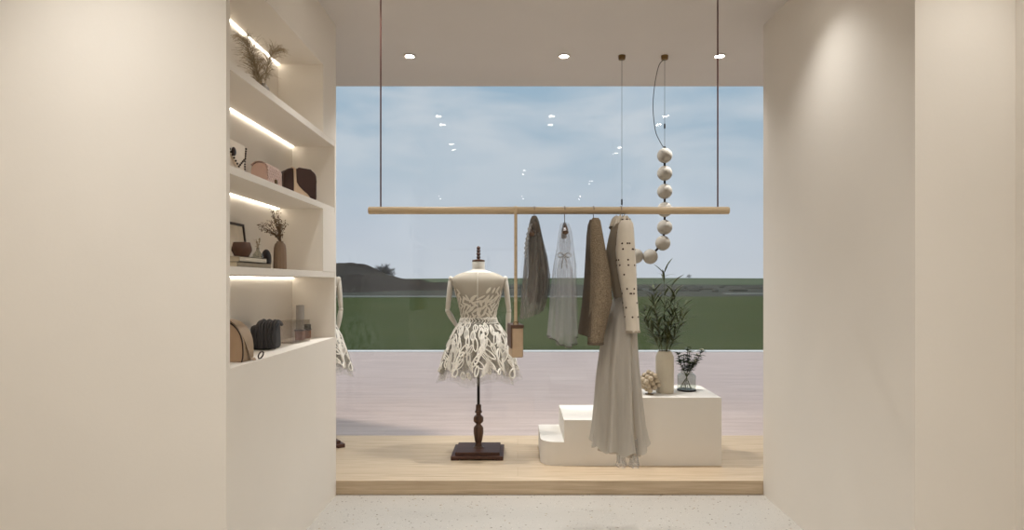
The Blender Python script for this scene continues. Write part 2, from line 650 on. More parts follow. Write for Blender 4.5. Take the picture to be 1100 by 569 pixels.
def hill(x, y):
    px = VX + x * FOC / HY
    top = CAMZ - (crest(px) - VY) * HY / FOC + .12 * math.sin(x * 1.3) + .08 * math.sin(x * 3.1)
    t = (y - HY) / 34
    return -.4 + (top + .4) * max(0, 1 - abs(t) ** 1.6)


sheet('heath_hill', rng(-75, 8, 90), rng(76, 146, 26), hill, M['dark_hill'], 'dark bare hill rising at the left of the view')
mb = MB()
mb.add([(-60, 58.5, -.02), (-60, 61.5, -.02), (8, 61.5, -.02), (8, 58.5, -.02), (-60, 58.5, -.2), (-60, 61.5, -.2), (8, 61.5, -.2), (8, 58.5, -.2)], [(0, 3, 2, 1), (0, 4, 7, 3), (1, 2, 6, 5), (0, 1, 5, 4), (3, 7, 6, 2)])
struct('road', mb, M['road'], label='thin pale road across the left meadow')
mb = MB()
mb.box(24, 27.8 * 1.0 + 2, 68.5, 71.5, -.3, .08)
mb.box(10, 19, 88, 91, -.3, .42)
struct('road_far', mb, M['road'], label='short pale stretches of road on the right')


def bare_tree(loc, h, wd, label, seed, n=110):
    rnd = random.Random(seed)
    t = thing('bare_tree', loc, label, 'tree')
    tr, br = MB(), MB()
    loc = Vector(loc)
    tr.tube([loc - Vector((0, 0, .6)), loc + Vector((0, 0, h * .25)), loc + Vector((0, 0, h * .5))], [h * .04, h * .028, h * .012], 6)
    for i in range(n):              # limbs fan out to a round crown and split into twigs
        a, e, ff = rnd.uniform(0, 2 * PI), math.asin(rnd.uniform(.0, 1)), rnd.uniform(.55, 1)
        tip = loc + Vector((0, 0, h * .22)) + Vector((math.cos(a) * math.cos(e) * wd, math.sin(a) * math.cos(e) * wd, h * .78 * math.sin(e))) * ff
        s0 = loc + Vector((0, 0, h * rnd.uniform(.15, .4)))
        path = smooth_path([s0, s0.lerp(tip, .5) + Vector((0, 0, h * .07)), tip], 4)
        br.tube(path, [h * .006 * (1 - .7 * q / (len(path) - 1)) for q in range(len(path))], 4, cap=False)
        for q in range(18):
            p = path[rnd.randint(4, len(path) - 1)]
            dd = (tip - loc).normalized() + Vector((rnd.uniform(-1, 1), rnd.uniform(-1, 1), rnd.uniform(-.6, .8)))
            br.tube([p, p + dd * h * .06, p + dd * h * .1 + Vector((rnd.uniform(-1, 1), 0, rnd.uniform(-1, 1))) * h * .03], [h * .006, h * .005, h * .003], 3, cap=False)
    tr.build('trunk', M['bark'], t)
    br.build('crown', M['bark'], t)
    return t


bare_tree(P(413, 301.5, 124), 3.6, 2.25, 'bare round crowned tree on the shoulder of dark hill', 3)
bare_tree(P(740, 299.5, 300), 2.6, 1.3, 'tiny lone tree on the far green skyline', 5, n=30)
rnd = random.Random(11)
hb = MB()
for i in range(90):
    px = rnd.choice([rnd.uniform(684, 770), rnd.uniform(690, 735), rnd.uniform(770, 830), rnd.uniform(420, 560)])
    Y = rnd.uniform(84, 118)
    p = P(px, 303, Y)
    p.z = -.12 + .0105 * (Y - 61.5)
    hb.sphere(p, rnd.uniform(.35, .8), 7, 5, (rnd.uniform(1, 2.6), 1, .7))
tag(hb.build('hedgerow', M['hedge'], smooth=True), 'grey brown hedges scattered across far fields on the right', 'hedge', kind='stuff')
for px, py, hh, lab in ((782, 320, .95, 'thin white mast standing by the far road'), (702, 309, .9, 'thin pale mast left of plant leaf tips, far away')):
    p = P(px, py, 72)
    tag(MB().tube([p, p + Vector((0, 0, hh))], [.05, .04], 6).build('field_mast', M['road']), lab, 'mast', 'masts in the far fields')

# ------------------------------------------------------------------ hanging rail
YR = 3.35
k = YR / FOC
RZ = P(0, 226, YR).z
t = thing('hanging_rail', (P(590, 226, YR).x, YR, RZ), 'round pale oak clothes rail hung from ceiling on two thin rods', 'clothes rail')
xa, xb = P(396, 0, YR).x, P(783, 0, YR).x
mb = MB()
mb.tube([(xa, YR, RZ), (xa + .003, YR, RZ), (xb - .003, YR, RZ), (xb, YR, RZ)], [.0185, .0205, .0205, .0185], 24)
mb.build('bar', M['rod_wood'], t)
for px in (409, 771):
    x = P(px, 0, YR).x
    MB().tube([(x, YR, RZ + .015), (x, YR, H)], .0042, 8).build('suspension_rod', M['bronze'], t)
    MB().lathe((x, YR, 0), [(.022, H - .012), (.025, H - .009), (.025, H)], 20).build('ceiling_mount', M['bronze'], t)

# ------------------------------------------------------------------ pendant of globes
YP = 4.41
PD = [(714, 167), (714, 186), (714, 205.5), (714, 225), (714, 244), (712, 261), (698.5, 275.5), (683, 275), (669.5, 266)]
t = thing('pendant_light', P(714, 60, YP), 'string of matt white globes hung from two ceiling canopies', 'pendant light')
for px in (668, 714):
    x = P(px, 0, YP).x
    MB().lathe((x, YP, 0), [(.018, H - .03), (.024, H - .028), (.026, H - .006), (.026, H)], 20).build('canopy', M['brass'], t)
top = P(714, 60, YP)
MB().tube([(top.x, YP, H - .02), P(714, 160, YP)], .0014, 6).build('wire', M['black_metal'], t)
x2 = P(668, 60, YP).x
MB().tube([(x2, YP, H - .02), P(668, 217, YP), P(669.3, 259, YP)], .0014, 6).build('wire', M['black_metal'], t)
for a, b in (((714, 133), (714, 138)), ((668, 214), (668, 220))):
    MB().tube([P(*a, YP), P(*b, YP)], .006, 8).build('wire_clamp', M['black_metal'], t)


cord = [(top.x, YP, H - .025), P(708, 70, YP), P(703.5, 90, YP), P(701.5, 115, YP), P(704, 140, YP), P(709, 152, YP), P(713, 158.5, YP)]
MB().tube(smooth_path(cord), .0026, 6).build('cord', M['black_metal'], t)
for i, (px, py) in enumerate(PD):
    MB().sphere(P(px, py, YP), .054, 28, 18).build('globe', M['globe'], t)
    if i:
        a, b = P(*PD[i - 1], YP), P(px, py, YP)
        d = (b - a).normalized()
        MB().tube([a + d * .052, b - d * .052], .008, 8).build('connector', M['black_metal'], t)
MB().tube([P(714, 157.5, YP), P(714, 160, YP)], .008, 8).build('connector', M['black_metal'], t)

# ------------------------------------------------------------------ mannequin
XM, YM = (514 - VX) * 4.5 / FOC, 4.5
root = thing('dress_mannequin', (XM, YM, PZ), 'jointed dressmaker mannequin in lace dress, middle of the platform', 'mannequin', 'mannequins in lace dresses')


def mz(py):
    return P(0, py, YM).z


def mx_(px):
    return P(px, 0, YM).x


def ell(cx, cy, z, rx, ry, n=40, p=2.3, back=0, zf=None):
    r = []
    for i in range(n):
        a = 2 * PI * i / n
        c, s_ = math.cos(a), math.sin(a)
        x = rx * math.copysign(abs(c) ** (2 / p), c)
        y = ry * math.copysign(abs(s_) ** (2 / p), s_)
        r.append(Vector((cx + x, cy + y, z + (zf(x, y) if zf else 0))))
    return r


TOR = [(1.456, .046, .046, 0), (1.446, .062, .052, 0), (1.436, .098, .058, -.003), (1.424, .136, .066, -.006), (1.41, .166, .074, -.008), (1.394, .186, .082, -.008),
       (1.372, .194, .09, -.006), (1.34, .186, .098, 0), (1.30, .172, .104, .006), (1.25, .156, .11, .012), (1.20, .142, .104, .01), (1.15, .13, .094, .006), (1.10, .123, .09, .004),
       (1.05, .136, .098, -.002), (1.0, .158, .108, -.006), (.94, .172, .114, -.01), (.88, .17, .11, -.008), (.84, .15, .09, 0), (.83, .10, .06, 0)]
mb = MB()
mb.rings([ell(XM, YM + c, z, rx, ry) for z, rx, ry, c in TOR][::-1])
mb.build('torso', M['linen'], root)
mb = MB()
mb.lathe((XM, YM, 0), [(.046, 1.44), (.0465, 1.47), (.046, 1.508), (.044, 1.514)], 32)
mb.build('neck', M['linen'], root)
mb = MB().lathe((XM, YM, 0), [(.045, 1.512), (.047, 1.515), (.046, 1.523), (.03, 1.527), (.012, 1.53)], 32)
mb.build('neck_cap', M['turned_wood'], root)
fin = [(.008, 1.528), (.013, 1.533)]
for zc, r in ((1.545, .0155), (1.569, .0165), (1.592, .0155), (1.613, .015)):
    fin += [(.007, zc - r * .85), (r * .8, zc - r * .5), (r, zc), (r * .8, zc + r * .5), (.007, zc + r * .8)]
fin.append((.002, 1.628))
MB().lathe((XM, YM, 0), fin, 20).build('finial', M['dark_wood'], root)
mb = MB().tube([(XM, YM - .093, 1.437), (XM, YM - .1, 1.40), (XM, YM - .1, 1.34), (XM, YM - .1, 1.29)], .003, 6)
ARM = {}
for sgn, sh, el, wr, fy in ((-1, (484, 303), (480.5, 333.5), (489, 351), .10), (1, (543.2, 303), (546.6, 334), (545, 357), .05)):
    a = P(*sh, YM)
    b = P(*el, YM)
    c = P(*wr, YM)
    b.y += .015
    c.y += fy
    sp = MB()
    sp.sphere(P(sh[0] + sgn * -.3, 299.5, YM), .022, 16, 10, (.8, 1, 1))
    sp.build('shoulder_joint', M['arm_wood'], root)
    mb = MB()
    mb.tube([a + Vector((0, 0, .02)), a + Vector((0, 0, .012)), a.lerp(b, .3), a.lerp(b, .7), a.lerp(b, .93), a.lerp(b, .97)], [.012, .018, .0205, .019, .0165, .012], 16)
    mb.build('upper_arm', M['arm_wood'], root)
    MB().sphere(b, .0185, 16, 10).build('elbow_joint', M['arm_wood'], root)
    mb = MB()
    mb.tube([b.lerp(c, .05), b.lerp(c, .1), b.lerp(c, .35), b.lerp(c, .75), b.lerp(c, 1)], [.012, .0185, .0205, .0165, .0125], 16)
    mb.build('forearm', M['arm_wood'], root)
    d = (c - b).normalized()
    side = d.cross(Vector((sgn, 0, 0))).normalized()
    hb = MB()
    hb.tube([c - d * .004, c + d * .01, c + d * .045, c + d * .072], [.011, .016, .026, .023], 12, flat=.45, up=(sgn, 0, 0))
    for j, (off, L) in enumerate(((-.018, .06), (-.006, .072), (.006, .067), (.018, .052))):
        p0 = c + d * .068 + side * off
        hb.tube([p0, p0 + d * L * .45 + Vector((-sgn, 0, 0)) * .004, p0 + d * L * .8 + Vector((-sgn, 0, 0)) * .012, p0 + d * L + Vector((-sgn, 0, 0)) * .02], [.0062, .006, .0054, .004], 8)
    p0 = c + d * .02 + side * .02
    hb.tube([p0, p0 + d * .022 + side * .018, p0 + d * .048 + side * .022], [.008, .007, .005], 8)
    hb.build('hand', M['arm_wood'], root)
# stand
MB().tube([(XM, YM, .42), (XM, YM, .86)], .0105, 16).build('pole', M['black_metal'], root)
tw = [(.05, .135), (.05, .145), (.034, .152), (.03, .165), (.026, .175), (.034, .19), (.040, .22), (.046, .25), (.045, .285), (.036, .298), (.024, .308), (.022, .315), (.036, .325), (.046, .335),
      (.046, .36), (.038, .372), (.024, .38), (.022, .392), (.034, .4), (.034, .408), (.026, .415), (.025, .452), (.02, .458), (.011, .46)]
MB().lathe((XM, YM, 0), [(r * .8, z) for r, z in tw], 28).build('turned_stem', M['turned_wood'], root)
mb = MB().box(XM - .187, XM + .187, YM - .165, YM + .165, PZ + .008, PZ + .03)
mb.box(XM - .187, XM - .13, YM - .165, YM - .1, PZ, PZ + .01)
mb.box(XM + .13, XM + .187, YM - .165, YM - .1, PZ, PZ + .01)
mb.box(XM - .187, XM - .13, YM + .1, YM + .165, PZ, PZ + .01)
mb.box(XM + .13, XM + .187, YM + .1, YM + .165, PZ, PZ + .01)
mb.box(XM - .16, XM + .16, YM - .14, YM + .14, PZ + .029, PZ + .052)
mb.build('base', M['dark_wood'], root, smooth=False, bevel=.004)

# lace dress
M['bodice'] = sheer('bodice_net', (206, 197, 181), .5, .15, (300, 300, 300))
M['tulle'] = sheer('grey_tulle', (150, 146, 134), .5, .3, (90, 90, 6))
M['tulle_thin'] = sheer('thin_tulle', (206, 202, 194), .20, .2, (90, 90, 6))
M['lace'] = mat('ivory_lace', (236, 231, 222), .85, var=.03, scale=80)
M['leaf_lace'] = mat('ivory_leaf_applique', (216, 209, 196), .9, var=.05, scale=90)
dr = thing('lace_dress', (XM, YM, .66), 'short ivory lace dress with full skirt on the middle mannequin', 'dress', 'lace dresses on mannequins')


def tor_at(z):
    for (z1, a1, b1, c1), (z0, a0, b0, c0) in zip(TOR, TOR[1:]):
        if z0 <= z <= z1:
            u = (z - z0) / (z1 - z0)
            return a0 + (a1 - a0) * u, b0 + (b1 - b0) * u, c0 + (c1 - c0) * u
    return TOR[-1][1:]


def bod(a, z, off=.005):
    rx, ry, c = tor_at(z)
    cc, ss = math.cos(a), math.sin(a)
    p = 2.3
    return Vector((XM + (rx + off) * math.copysign(abs(cc) ** (2 / p), cc), YM + c + (ry + off) * math.copysign(abs(ss) ** (2 / p), ss), z))


mb = MB()
zs = rng(1.075, 1.432, 26)
mb.rings([[bod(2 * PI * i / 56, z, .005 if z < 1.4 else .003) for i in range(56)] for z in zs], cap=False)
bodice = mb.build('bodice', M['bodice'], dr)
MB().tube([bod(-PI / 2, z, .008) for z in rng(1.1, 1.428, 14)], .0022, 6).build('zip', M['lace'], bodice)
lv = MB()
rnd = random.Random(4)
for row in range(9):
    for col in range(26):
        a0 = 2 * PI * (col + .5 * (row % 2)) / 26 + rnd.uniform(-.06, .06)
        z0 = 1.10 + row * .025 + rnd.uniform(-.008, .008)
        if row >= 7 and rnd.random() < .45:
            continue
        ang = rnd.uniform(.35, 1.3) * rnd.choice((1, 1, -1))
        L, W = rnd.uniform(.045, .062), rnd.uniform(.013, .019)
        pts = []
        for j in range(13):
            th = 2 * PI * j / 12
            u, v = math.cos(th) * L / 2, math.sin(th) * W / 2 * abs(math.sin(th)) ** .4
            du, dv = u * math.cos(ang) - v * math.sin(ang), u * math.sin(ang) + v * math.cos(ang)
            pts.append(bod(a0 + du / .13, z0 + dv, .0075))
        cen = sum(pts[:-1], Vector()) / 12
        cen = cen + (cen - Vector((XM, YM, cen.z))).normalized() * .003
        lv.add(pts[:-1] + [cen], [(j, (j + 1) % 12, 12) for j in range(12)])
lv.build('leaf_applique', M['leaf_lace'], bodice)


def hx(z):      # half widths of the skirt at a height
    T = [(1.105, .122), (1.075, .130), (1.02, .168), (.95, .205), (.87, .232), (.78, .256), (.69, .278), (.63, .30)]
    for (z1, a), (z0, b) in zip(T, T[1:]):
        if z0 <= z <= z1:
            return b + (a - b) * (z - z0) / (z1 - z0)
    return T[-1][1] if z < T[-1][0] else T[0][1]


def skirt(a, z, off=0, ph=0):
    u = min(1, max(0, (1.09 - z) / .4))
    fold = 1 + .075 * u * math.sin(11 * a + ph) + .03 * u * math.sin(23 * a + 1 + ph)
    r = (hx(z) + off) * fold
    return Vector((XM + r * math.cos(a), YM + r * .80 * math.sin(a), z + .02 * u * math.sin(5 * a + 1)))


mb = MB()
NA = 132
mb.rings([[skirt(2 * PI * i / NA, z) for i in range(NA)] for z in rng(1.10, .70, 18)], cap=False)
sk = mb.build('skirt', M['tulle'], dr)
mb = MB()
mb.rings([[skirt(2 * PI * i / NA, z, -.012, 1.3) for i in range(NA)] for z in rng(1.08, .655, 18)], cap=False)
mb.rings([[skirt(2 * PI * i / NA, z, .002, 2.6) for i in range(NA)] for z in rng(.9, .64, 12)], cap=False)
mb.build('underskirt', M['tulle_thin'], dr)
lp = MB()
rnd = random.Random(9)
rows = [(1.04, .05, 22), (.995, .075, 24), (.94, .09, 26), (.885, .1, 27), (.825, .1, 28), (.77, .085, 30), (.725, .06, 32)]
for ri, (zc, L, n) in enumerate(rows):
    for col in range(n):
        a0 = 2 * PI * (col + .5 * (ri % 2)) / n + rnd.uniform(-.08, .08)
        z0 = zc + rnd.uniform(-.02, .02)
        ang = PI / 2 + rnd.uniform(-.75, .75)
        LL, W = L * rnd.uniform(.8, 1.25), rnd.uniform(.022, .034)
        R = hx(z0)
        pts = []
        for j in range(15):
            th = 2 * PI * j / 14
            u, v = math.cos(th) * LL / 2, math.sin(th) * W / 2 * abs(math.sin(th)) ** .3
            du, dv = u * math.cos(ang) - v * math.sin(ang), u * math.sin(ang) + v * math.cos(ang)
            pts.append(skirt(a0 + du / R, max(.69, z0 + dv), .005))
        lp.tube(pts, rnd.uniform(.004, .0066), 6, cap=False, flat=.8)
        if rnd.random() < .6:      # a stem through the leaf
            pts = [skirt(a0 + (q * LL * math.cos(ang)) / R, max(.69, z0 + q * LL * math.sin(ang)), .006) for q in (-.7, -.3, .1, .5)]
            lp.tube(pts, .0038, 5)
for zz in (1.098, 1.062):           # waistband edges
    lp.tube([bod(2 * PI * i / 48, zz, .009) for i in range(49)], .003, 5, cap=False)
for col in range(44):
    a0 = 2 * PI * col / 44
    lp.tube([bod(a0, 1.065, .01), bod(a0 + .1, 1.08, .011), bod(a0, 1.095, .01)], .003, 5)
lp.build('ribbon_lace', M['lace'], sk)

m2 = copy_tree(root)
m2.location = (-1.575, 4.70, PZ)
m2.rotation_euler.z = math.radians(38)
tag(m2, 'jointed mannequin at left platform end, mostly hidden by the wall', 'mannequin')
d2 = copy_tree(dr)
d2.location = (-1.575, 4.70, .66)
d2.rotation_euler.z = math.radians(38)
tag(d2, 'lace dress on the half hidden mannequin beside the left wall', 'dress')

# ------------------------------------------------------------------ step plinth
BF, BB = 4.216, 4.735
bx0, bx1, bx2, bx3 = .162, .322, .70, 1.412
z1, z2, z3 = .254, .406, .561


def plan(x0, x1, rfl, rbr, n=12):
    pts = []
    for i in range(n + 1):
        a = PI + PI / 2 * i / n
        pts.append((x0 + rfl + rfl * math.cos(a), BF + rfl + rfl * math.sin(a)))
    pts += [(x1, BF)]
    for i in range(n + 1):
        a = PI / 2 * i / n
        pts.append((x1 - rbr + rbr * math.cos(a), BB - rbr + rbr * math.sin(a)))
    pts += [(x0, BB)]
    return pts


mb = MB()
pl = plan(bx0, bx3, .11, .05)
mb.rings([[Vector((x, y, PZ + .0)) for x, y in pl], [Vector((x, y, z1)) for x, y in pl]])
mb.box(bx1, bx3 - .0005, BF + .0004, BB - .06, z1 - .002, z2)
mb.box(bx1, bx3 - .06, BF + .1, BB - .0004, z1 - .002, z2)
pl2 = plan(bx2, bx3, .0005, .05)
mb = MB()
mb.rings([[Vector((x, y, PZ)) for x, y in plan(bx0, bx1, .11, .0005)], [Vector((x, y, z1)) for x, y in plan(bx0, bx1, .11, .0005)]])
mb.rings([[Vector((x, y, PZ)) for x, y in plan(bx1, bx2, .0005, .0005)], [Vector((x, y, z2)) for x, y in plan(bx1, bx2, .0005, .0005)]])
mb.rings([[Vector((x, y, PZ)) for x, y in pl2], [Vector((x, y, z3)) for x, y in pl2]])
tag(mb.build('step_plinth', M['white_block'], bevel=.0), 'white three step display plinth with one rounded front corner', 'plinth')

# cream vase with leafy branches
M['cream'] = mat('cream_ceramic', (196, 186, 166), .6, var=.03, bump=.05, bscale=40)
vp = P(714.5, 421.5, 4.397)
vx, vy = vp.x, 4.41
mb = MB().lathe((vx, vy, z3), [(.02, .0), (.059, .001), (.0635, .008), (.0645, .05), (.0645, .24), (.064, .262), (.056, .282), (.049, .292), (.048, .302), (.044, .302), (.043, .29), (.02, .12), (.005, .1)], 48, 16, .012)
tag(mb.build('ribbed_vase', M['cream']), 'tall cream ribbed vase of long leaves on white plinth', 'vase')
M['bamboo'] = mat('dark_green_leaf', (72, 78, 46), .5, var=.25, scale=30)
M['stem'] = mat('green_stem', (92, 92, 56), .6)
pt = thing('leafy_branches', (vx, vy, z3 + .1), 'tall dark green bamboo leaf branches standing in cream vase', 'plant')
rnd = random.Random(21)
lf, stn = MB(), MB()
tips = [(713, 291, -.02), (700, 322, -.05), (727, 316, .03), (694, 345, .06), (732, 340, -.06), (706, 330, .08), (721, 334, -.08), (691, 334, -.02), (737, 328, .05), (703, 312, .02), (722, 305, .0), (715, 345, -.1)]
for tx, ty, dy in tips:
    e = P(tx, ty, vy) + Vector((0, dy, 0))
    s0 = Vector((vx + rnd.uniform(-.02, .02), vy + rnd.uniform(-.02, .02), z3 + .12))
    s1 = Vector((vx + (e.x - vx) * .25, vy + dy * .3, z3 + .31))
    path = smooth_path([s0, s1, s1.lerp(e, .5) + Vector(((e.x - vx) * .05, 0, .02)), e], 6)
    stn.tube(path, [.0028 * (1 - .6 * i / (len(path) - 1)) for i in range(len(path))], 5)
    nl = 25
    for q in range(nl):
        u = .36 + .64 * q / (nl - 1)
        i = min(len(path) - 2, int(u * (len(path) - 1)))
        p = path[i].lerp(path[i + 1], u * (len(path) - 1) - i)
        tdir = (path[i + 1] - path[i]).normalized()
        az = q * 2.4 + rnd.uniform(-.4, .4)
        sd = Vector((math.cos(az), math.sin(az), 0))
        d = (tdir * rnd.uniform(.5, 1.1) + sd * rnd.uniform(.5, .95)).normalized()
        lf.leaf(p, d, Vector((0, 0, 1)), rnd.uniform(.08, .14), rnd.uniform(.011, .017), rnd.uniform(.1, .45))
lf.leaf(P(713, 296, vy), (-.7, 0, .5), (0, 0, 1), .05, .01)
stn.build('stems', M['stem'], pt)
tag(lf.build('leaves', M['bamboo'], pt), kind='stuff')

# glass vase with sprig
M['clear'] = pane_mat('smoky_glass', (240, 242, 240), 1.45, .02, 1.3)
gx, gy = P(737.5, 0, 4.49).x, 4.49
t = thing('glass_vase', (gx, gy, z3), 'small clear glass vase with dark base on white plinth', 'vase')
MB().lathe((gx, gy, z3), [(.066, .012), (.067, .02), (.067, .112), (.058, .124), (.045, .13), (.045, .142), (.043, .142), (.043, .13), (.056, .121), (.064, .11), (.064, .02), (.06, .013)], 36).build('glass_body', M['clear'], t)
MB().lathe((gx, gy, z3), [(.06, 0), (.068, .002), (.069, .008), (.066, .0125), (.02, .0125)], 36).build('base', M['black_metal'], t)
M['sprig'] = mat('eucalyptus_leaf', (86, 94, 70), .6, var=.3, scale=40)
M['sprig_pale'] = mat('pale_buds', (176, 172, 150), .8)
pt = thing('eucalyptus_sprig', (gx, gy, z3 + .02), 'bushy dark green sprig with pale tips in glass vase', 'plant')
lf, stn, bd = MB(), MB(), MB()
for tx, ty, dy in ((742, 377, .03), (733, 380, -.03), (728, 378, .02), (750, 381, .0), (755, 376, .02), (738, 372, -.02), (746, 386, -.04), (731, 388, .04), (740, 388, -.05)):
    e = P(tx, ty, gy) + Vector((0, dy, 0))
    s0 = Vector((gx + (gx - e.x) * .5, gy - dy * .8, z3 + .018))
    s1 = Vector((gx + (e.x - gx) * .2, gy + dy * .2, z3 + .13))
    path = smooth_path([s0, s1, s1.lerp(e, .55) + Vector(((e.x - gx) * .1, 0, .012)), e], 6)
    stn.tube(path, .0018, 5)
    for q in range(13):
        u = .42 + .58 * q / 12
        i = min(len(path) - 2, int(u * (len(path) - 1)))
        p = path[i]
        for sgn in (-1, 1):
            az = q * 1.5 + (0 if sgn > 0 else PI)
            d = Vector((math.cos(az), math.sin(az), rnd.uniform(-.1, .6)))
            lf.leaf(p, d, Vector((0, 0, 1)), rnd.uniform(.028, .046), rnd.uniform(.022, .033), .15, .15, 4)
    if tx > 740:
        for q in range(3):
            bd.sphere(e + Vector((rnd.uniform(-.012, .012), rnd.uniform(-.01, .01), rnd.uniform(-.01, .012))), .0055, 8, 6)
stn.build('stems', M['stem'], pt)
tag(lf.build('leaves', M['sprig'], pt), kind='stuff')
tag(bd.build('buds', M['sprig_pale'], pt), kind='stuff')

# bead cluster
M['bead'] = mat('stone_bead', (188, 172, 148), .55, var=.06, scale=30)
cx, cy = P(698, 0, 4.33).x, 4.345
t = thing('bead_sculpture', (cx, cy, z3), 'cluster of beige balls stacked as a tilted cube on plinth', 'ornament')
MB().lathe((cx, cy, z3), [(.03, 0), (.032, .003), (.03, .006), (.008, .01), (.006, .02), (.004, .032)], 24).build('foot', M['brass'], t)
R3 = Matrix.Rotation(math.radians(-24), 3, 'Y') @ Matrix.Rotation(math.radians(20), 3, 'X') @ Matrix.Rotation(math.radians(16), 3, 'Z')
for i in range(-1, 2):
    for j in range(-1, 2):
        for q in range(-1, 2):
            p = R3 @ Vector((i, j, q)) * .0395 + Vector((cx, cy, z3 + .092))
            MB().sphere(p, .0188, 18, 12).build('ball', M['bead'], t)

# ------------------------------------------------------------------ clothes on the rail
M['hook'] = mat('hook_steel', (120, 112, 102), .3, .9)
M['hanger'] = wood_mat('hanger_wood', (92, 70, 54), (64, 44, 32), .45, axis='Y')


def hanger(px, label, tilt=0, half=.19, drop=16):
    x = P(px, 0, YR).x
    t = thing('clothes_hanger', (x, YR, RZ), label, 'hanger', 'hangers on the oak rail')
    pts = []
    r = .0245
    for i in range(15):
        a = math.radians(-50 + 230 * i / 14)
        pts.append(Vector((x, YR + r * math.cos(a), RZ + r * math.sin(a))))
    pts = pts[::-1]
    pts.append(Vector((x, YR + .016, RZ - .03)))
    pts[-1].y = YR + .002
    pts.append(Vector((x, YR, RZ - drop * k)))
    MB().tube(smooth_path(pts, 2), .0022, 6).build('hook', M['hook'], t)
    zc = RZ - drop * k
    rs = []
    for i in range(21):
        u = -1 + 2 * i / 20
        y = u * half * math.cos(tilt)
        xx = x + u * half * math.sin(tilt)
        z = zc - .008 - .055 * abs(u) ** 1.4
        hh, ww = .017 * (1 - .35 * abs(u)), .010 + .006 * abs(u)
        rs.append([Vector((xx + ww * c, YR + y, z + hh * s_)) for c, s_ in ((1, 0), (.7, .7), (0, 1), (-.7, .7), (-1, 0), (-.7, -.7), (0, -1), (.7, -.7))])
    MB().rings(rs).build('shoulder_bar', M['hanger'], t)
    return t, x, zc


def cloth(rows, Y0, nf=9, amp=.08, ph=0, n=72, p=2.0, hem=0, hf=3):
    """Hanging cloth: rows of (py, left px, right px, half depth) lofted with folds that deepen towards the hem."""
    rs = []
    tot = rows[-1][0] - rows[0][0]
    fine = []
    for (a, b) in zip(rows, rows[1:]):
        m = max(1, int((b[0] - a[0]) / 5))
        for j in range(m):
            u = j / m
            fine.append([q0 + (q1 - q0) * u for q0, q1 in zip(a, b)])
    fine.append(list(rows[-1]))
    for py, l, r, ry in fine:
        u = (py - rows[0][0]) / tot
        c = P((l + r) / 2, py, Y0)
        rx = (r - l) / 2 * Y0 / FOC
        ring = []
        for i in range(n):
            a = 2 * PI * i / n
            f = 1 + amp * min(1, u * 1.6) * (math.sin(nf * a + ph + u * .8) * .7 + math.sin((nf * 2 - 3) * a + 2 * ph) * .3)
            cc, ss = math.cos(a), math.sin(a)
            ring.append(Vector((c.x + rx * f * math.copysign(abs(cc) ** (2 / p), cc), Y0 + ry * f * math.copysign(abs(ss) ** (2 / p), ss), c.z + hem * u * u * math.sin(hf * a + ph))))
        rs.append(ring)
    return rs


# 1 grey sheer blouse
hanger(574, 'hanger inside the dark grey sheer blouse, nearest the strap bag', .1)
M['slip'] = sheer('dark_taupe_slip', (120, 110, 100), .92, .15, (40, 40, 6))
M['grey_sheer'] = sheer('grey_chiffon', (140, 136, 130), .6, .35, (70, 70, 5))
M['frill'] = sheer('pale_frill', (190, 188, 184), .4, .4, (60, 60, 40))
t = thing('sheer_blouse', P(574, 340, YR), 'dark grey sheer blouse hung edge on beside the strap bag', 'blouse', 'clothes on the oak rail')
MB().rings(cloth([(232, 571.5, 576.5, .02), (236, 569.5, 577.8, .09), (245, 569, 580, .17), (262, 568, 583.5, .18), (290, 569, 587.5, .19), (312, 567, 585, .19), (324, 568, 581, .18)], YR, 7, .14, .4, hem=.01), cap=False).build('lining', M['slip'], t)
MB().rings(cloth([(233, 571, 577, .03), (238, 569, 579, .12), (258, 565, 583, .2), (276, 564, 587, .21), (297, 562.5, 589.5, .22), (312, 561, 588.5, .22), (330, 559.5, 585, .23), (338, 558.8, 582, .23)], YR, 8, .12, 1.7, hem=.022, hf=1), cap=False).build('outer_layer', M['grey_sheer'], t)
fr = MB()
path = [P(570, 240, YR - .15), P(567, 252, YR - .17), P(565, 264, YR - .18), P(564.5, 276, YR - .18)]
path = smooth_path(path, 8)
rs = []
for i, p in enumerate(path):
    wv = .007 + .004 * math.sin(i * 1.9)
    rs.append([p + Vector((-wv * math.cos(a), .03 * math.sin(a), 0)) for a in rng(0, 2 * PI, 12)[:-1]])
fr.rings(rs, cap=False).build('frill', M['frill'], t)

# 2 transparent tulle dress
hanger(606.5, 'brown wooden hanger showing through the transparent white tulle dress', .05, .17, 14)
M['veil'] = sheer('white_veil', (214, 214, 216), .2, .22, (90, 90, 4))
M['veil2'] = sheer('white_veil_inner', (196, 194, 194), .22, .28, (110, 110, 4))
M['dark_edge'] = mat('dark_hem_ribbon', (86, 78, 74), .8)
t = thing('tulle_dress', P(606, 370, YR), 'transparent white tulle dress hung between grey blouse and brown cardigan', 'dress', 'clothes on the oak rail')
MB().rings(cloth([(240, 602, 611, .06), (250, 600, 614, .15), (268, 598, 616, .17), (285, 595, 618, .18), (315, 592, 617.5, .2), (340, 590.5, 618, .22), (364, 588.5, 618.5, .23)], YR, 10, .2, .9, hem=.02, hf=2), cap=False).build('outer_layer', M['veil'], t)
MB().rings(cloth([(244, 603, 610, .08), (262, 601, 613, .12), (275, 602, 611, .1), (290, 599, 614, .13), (330, 597, 616, .16), (370, 598, 614, .18)], YR, 8, .2, 2.2, hem=.012), cap=False).build('inner_layer', M['veil2'], t)
bw = MB()
bc = P(606, 274, YR - .15)
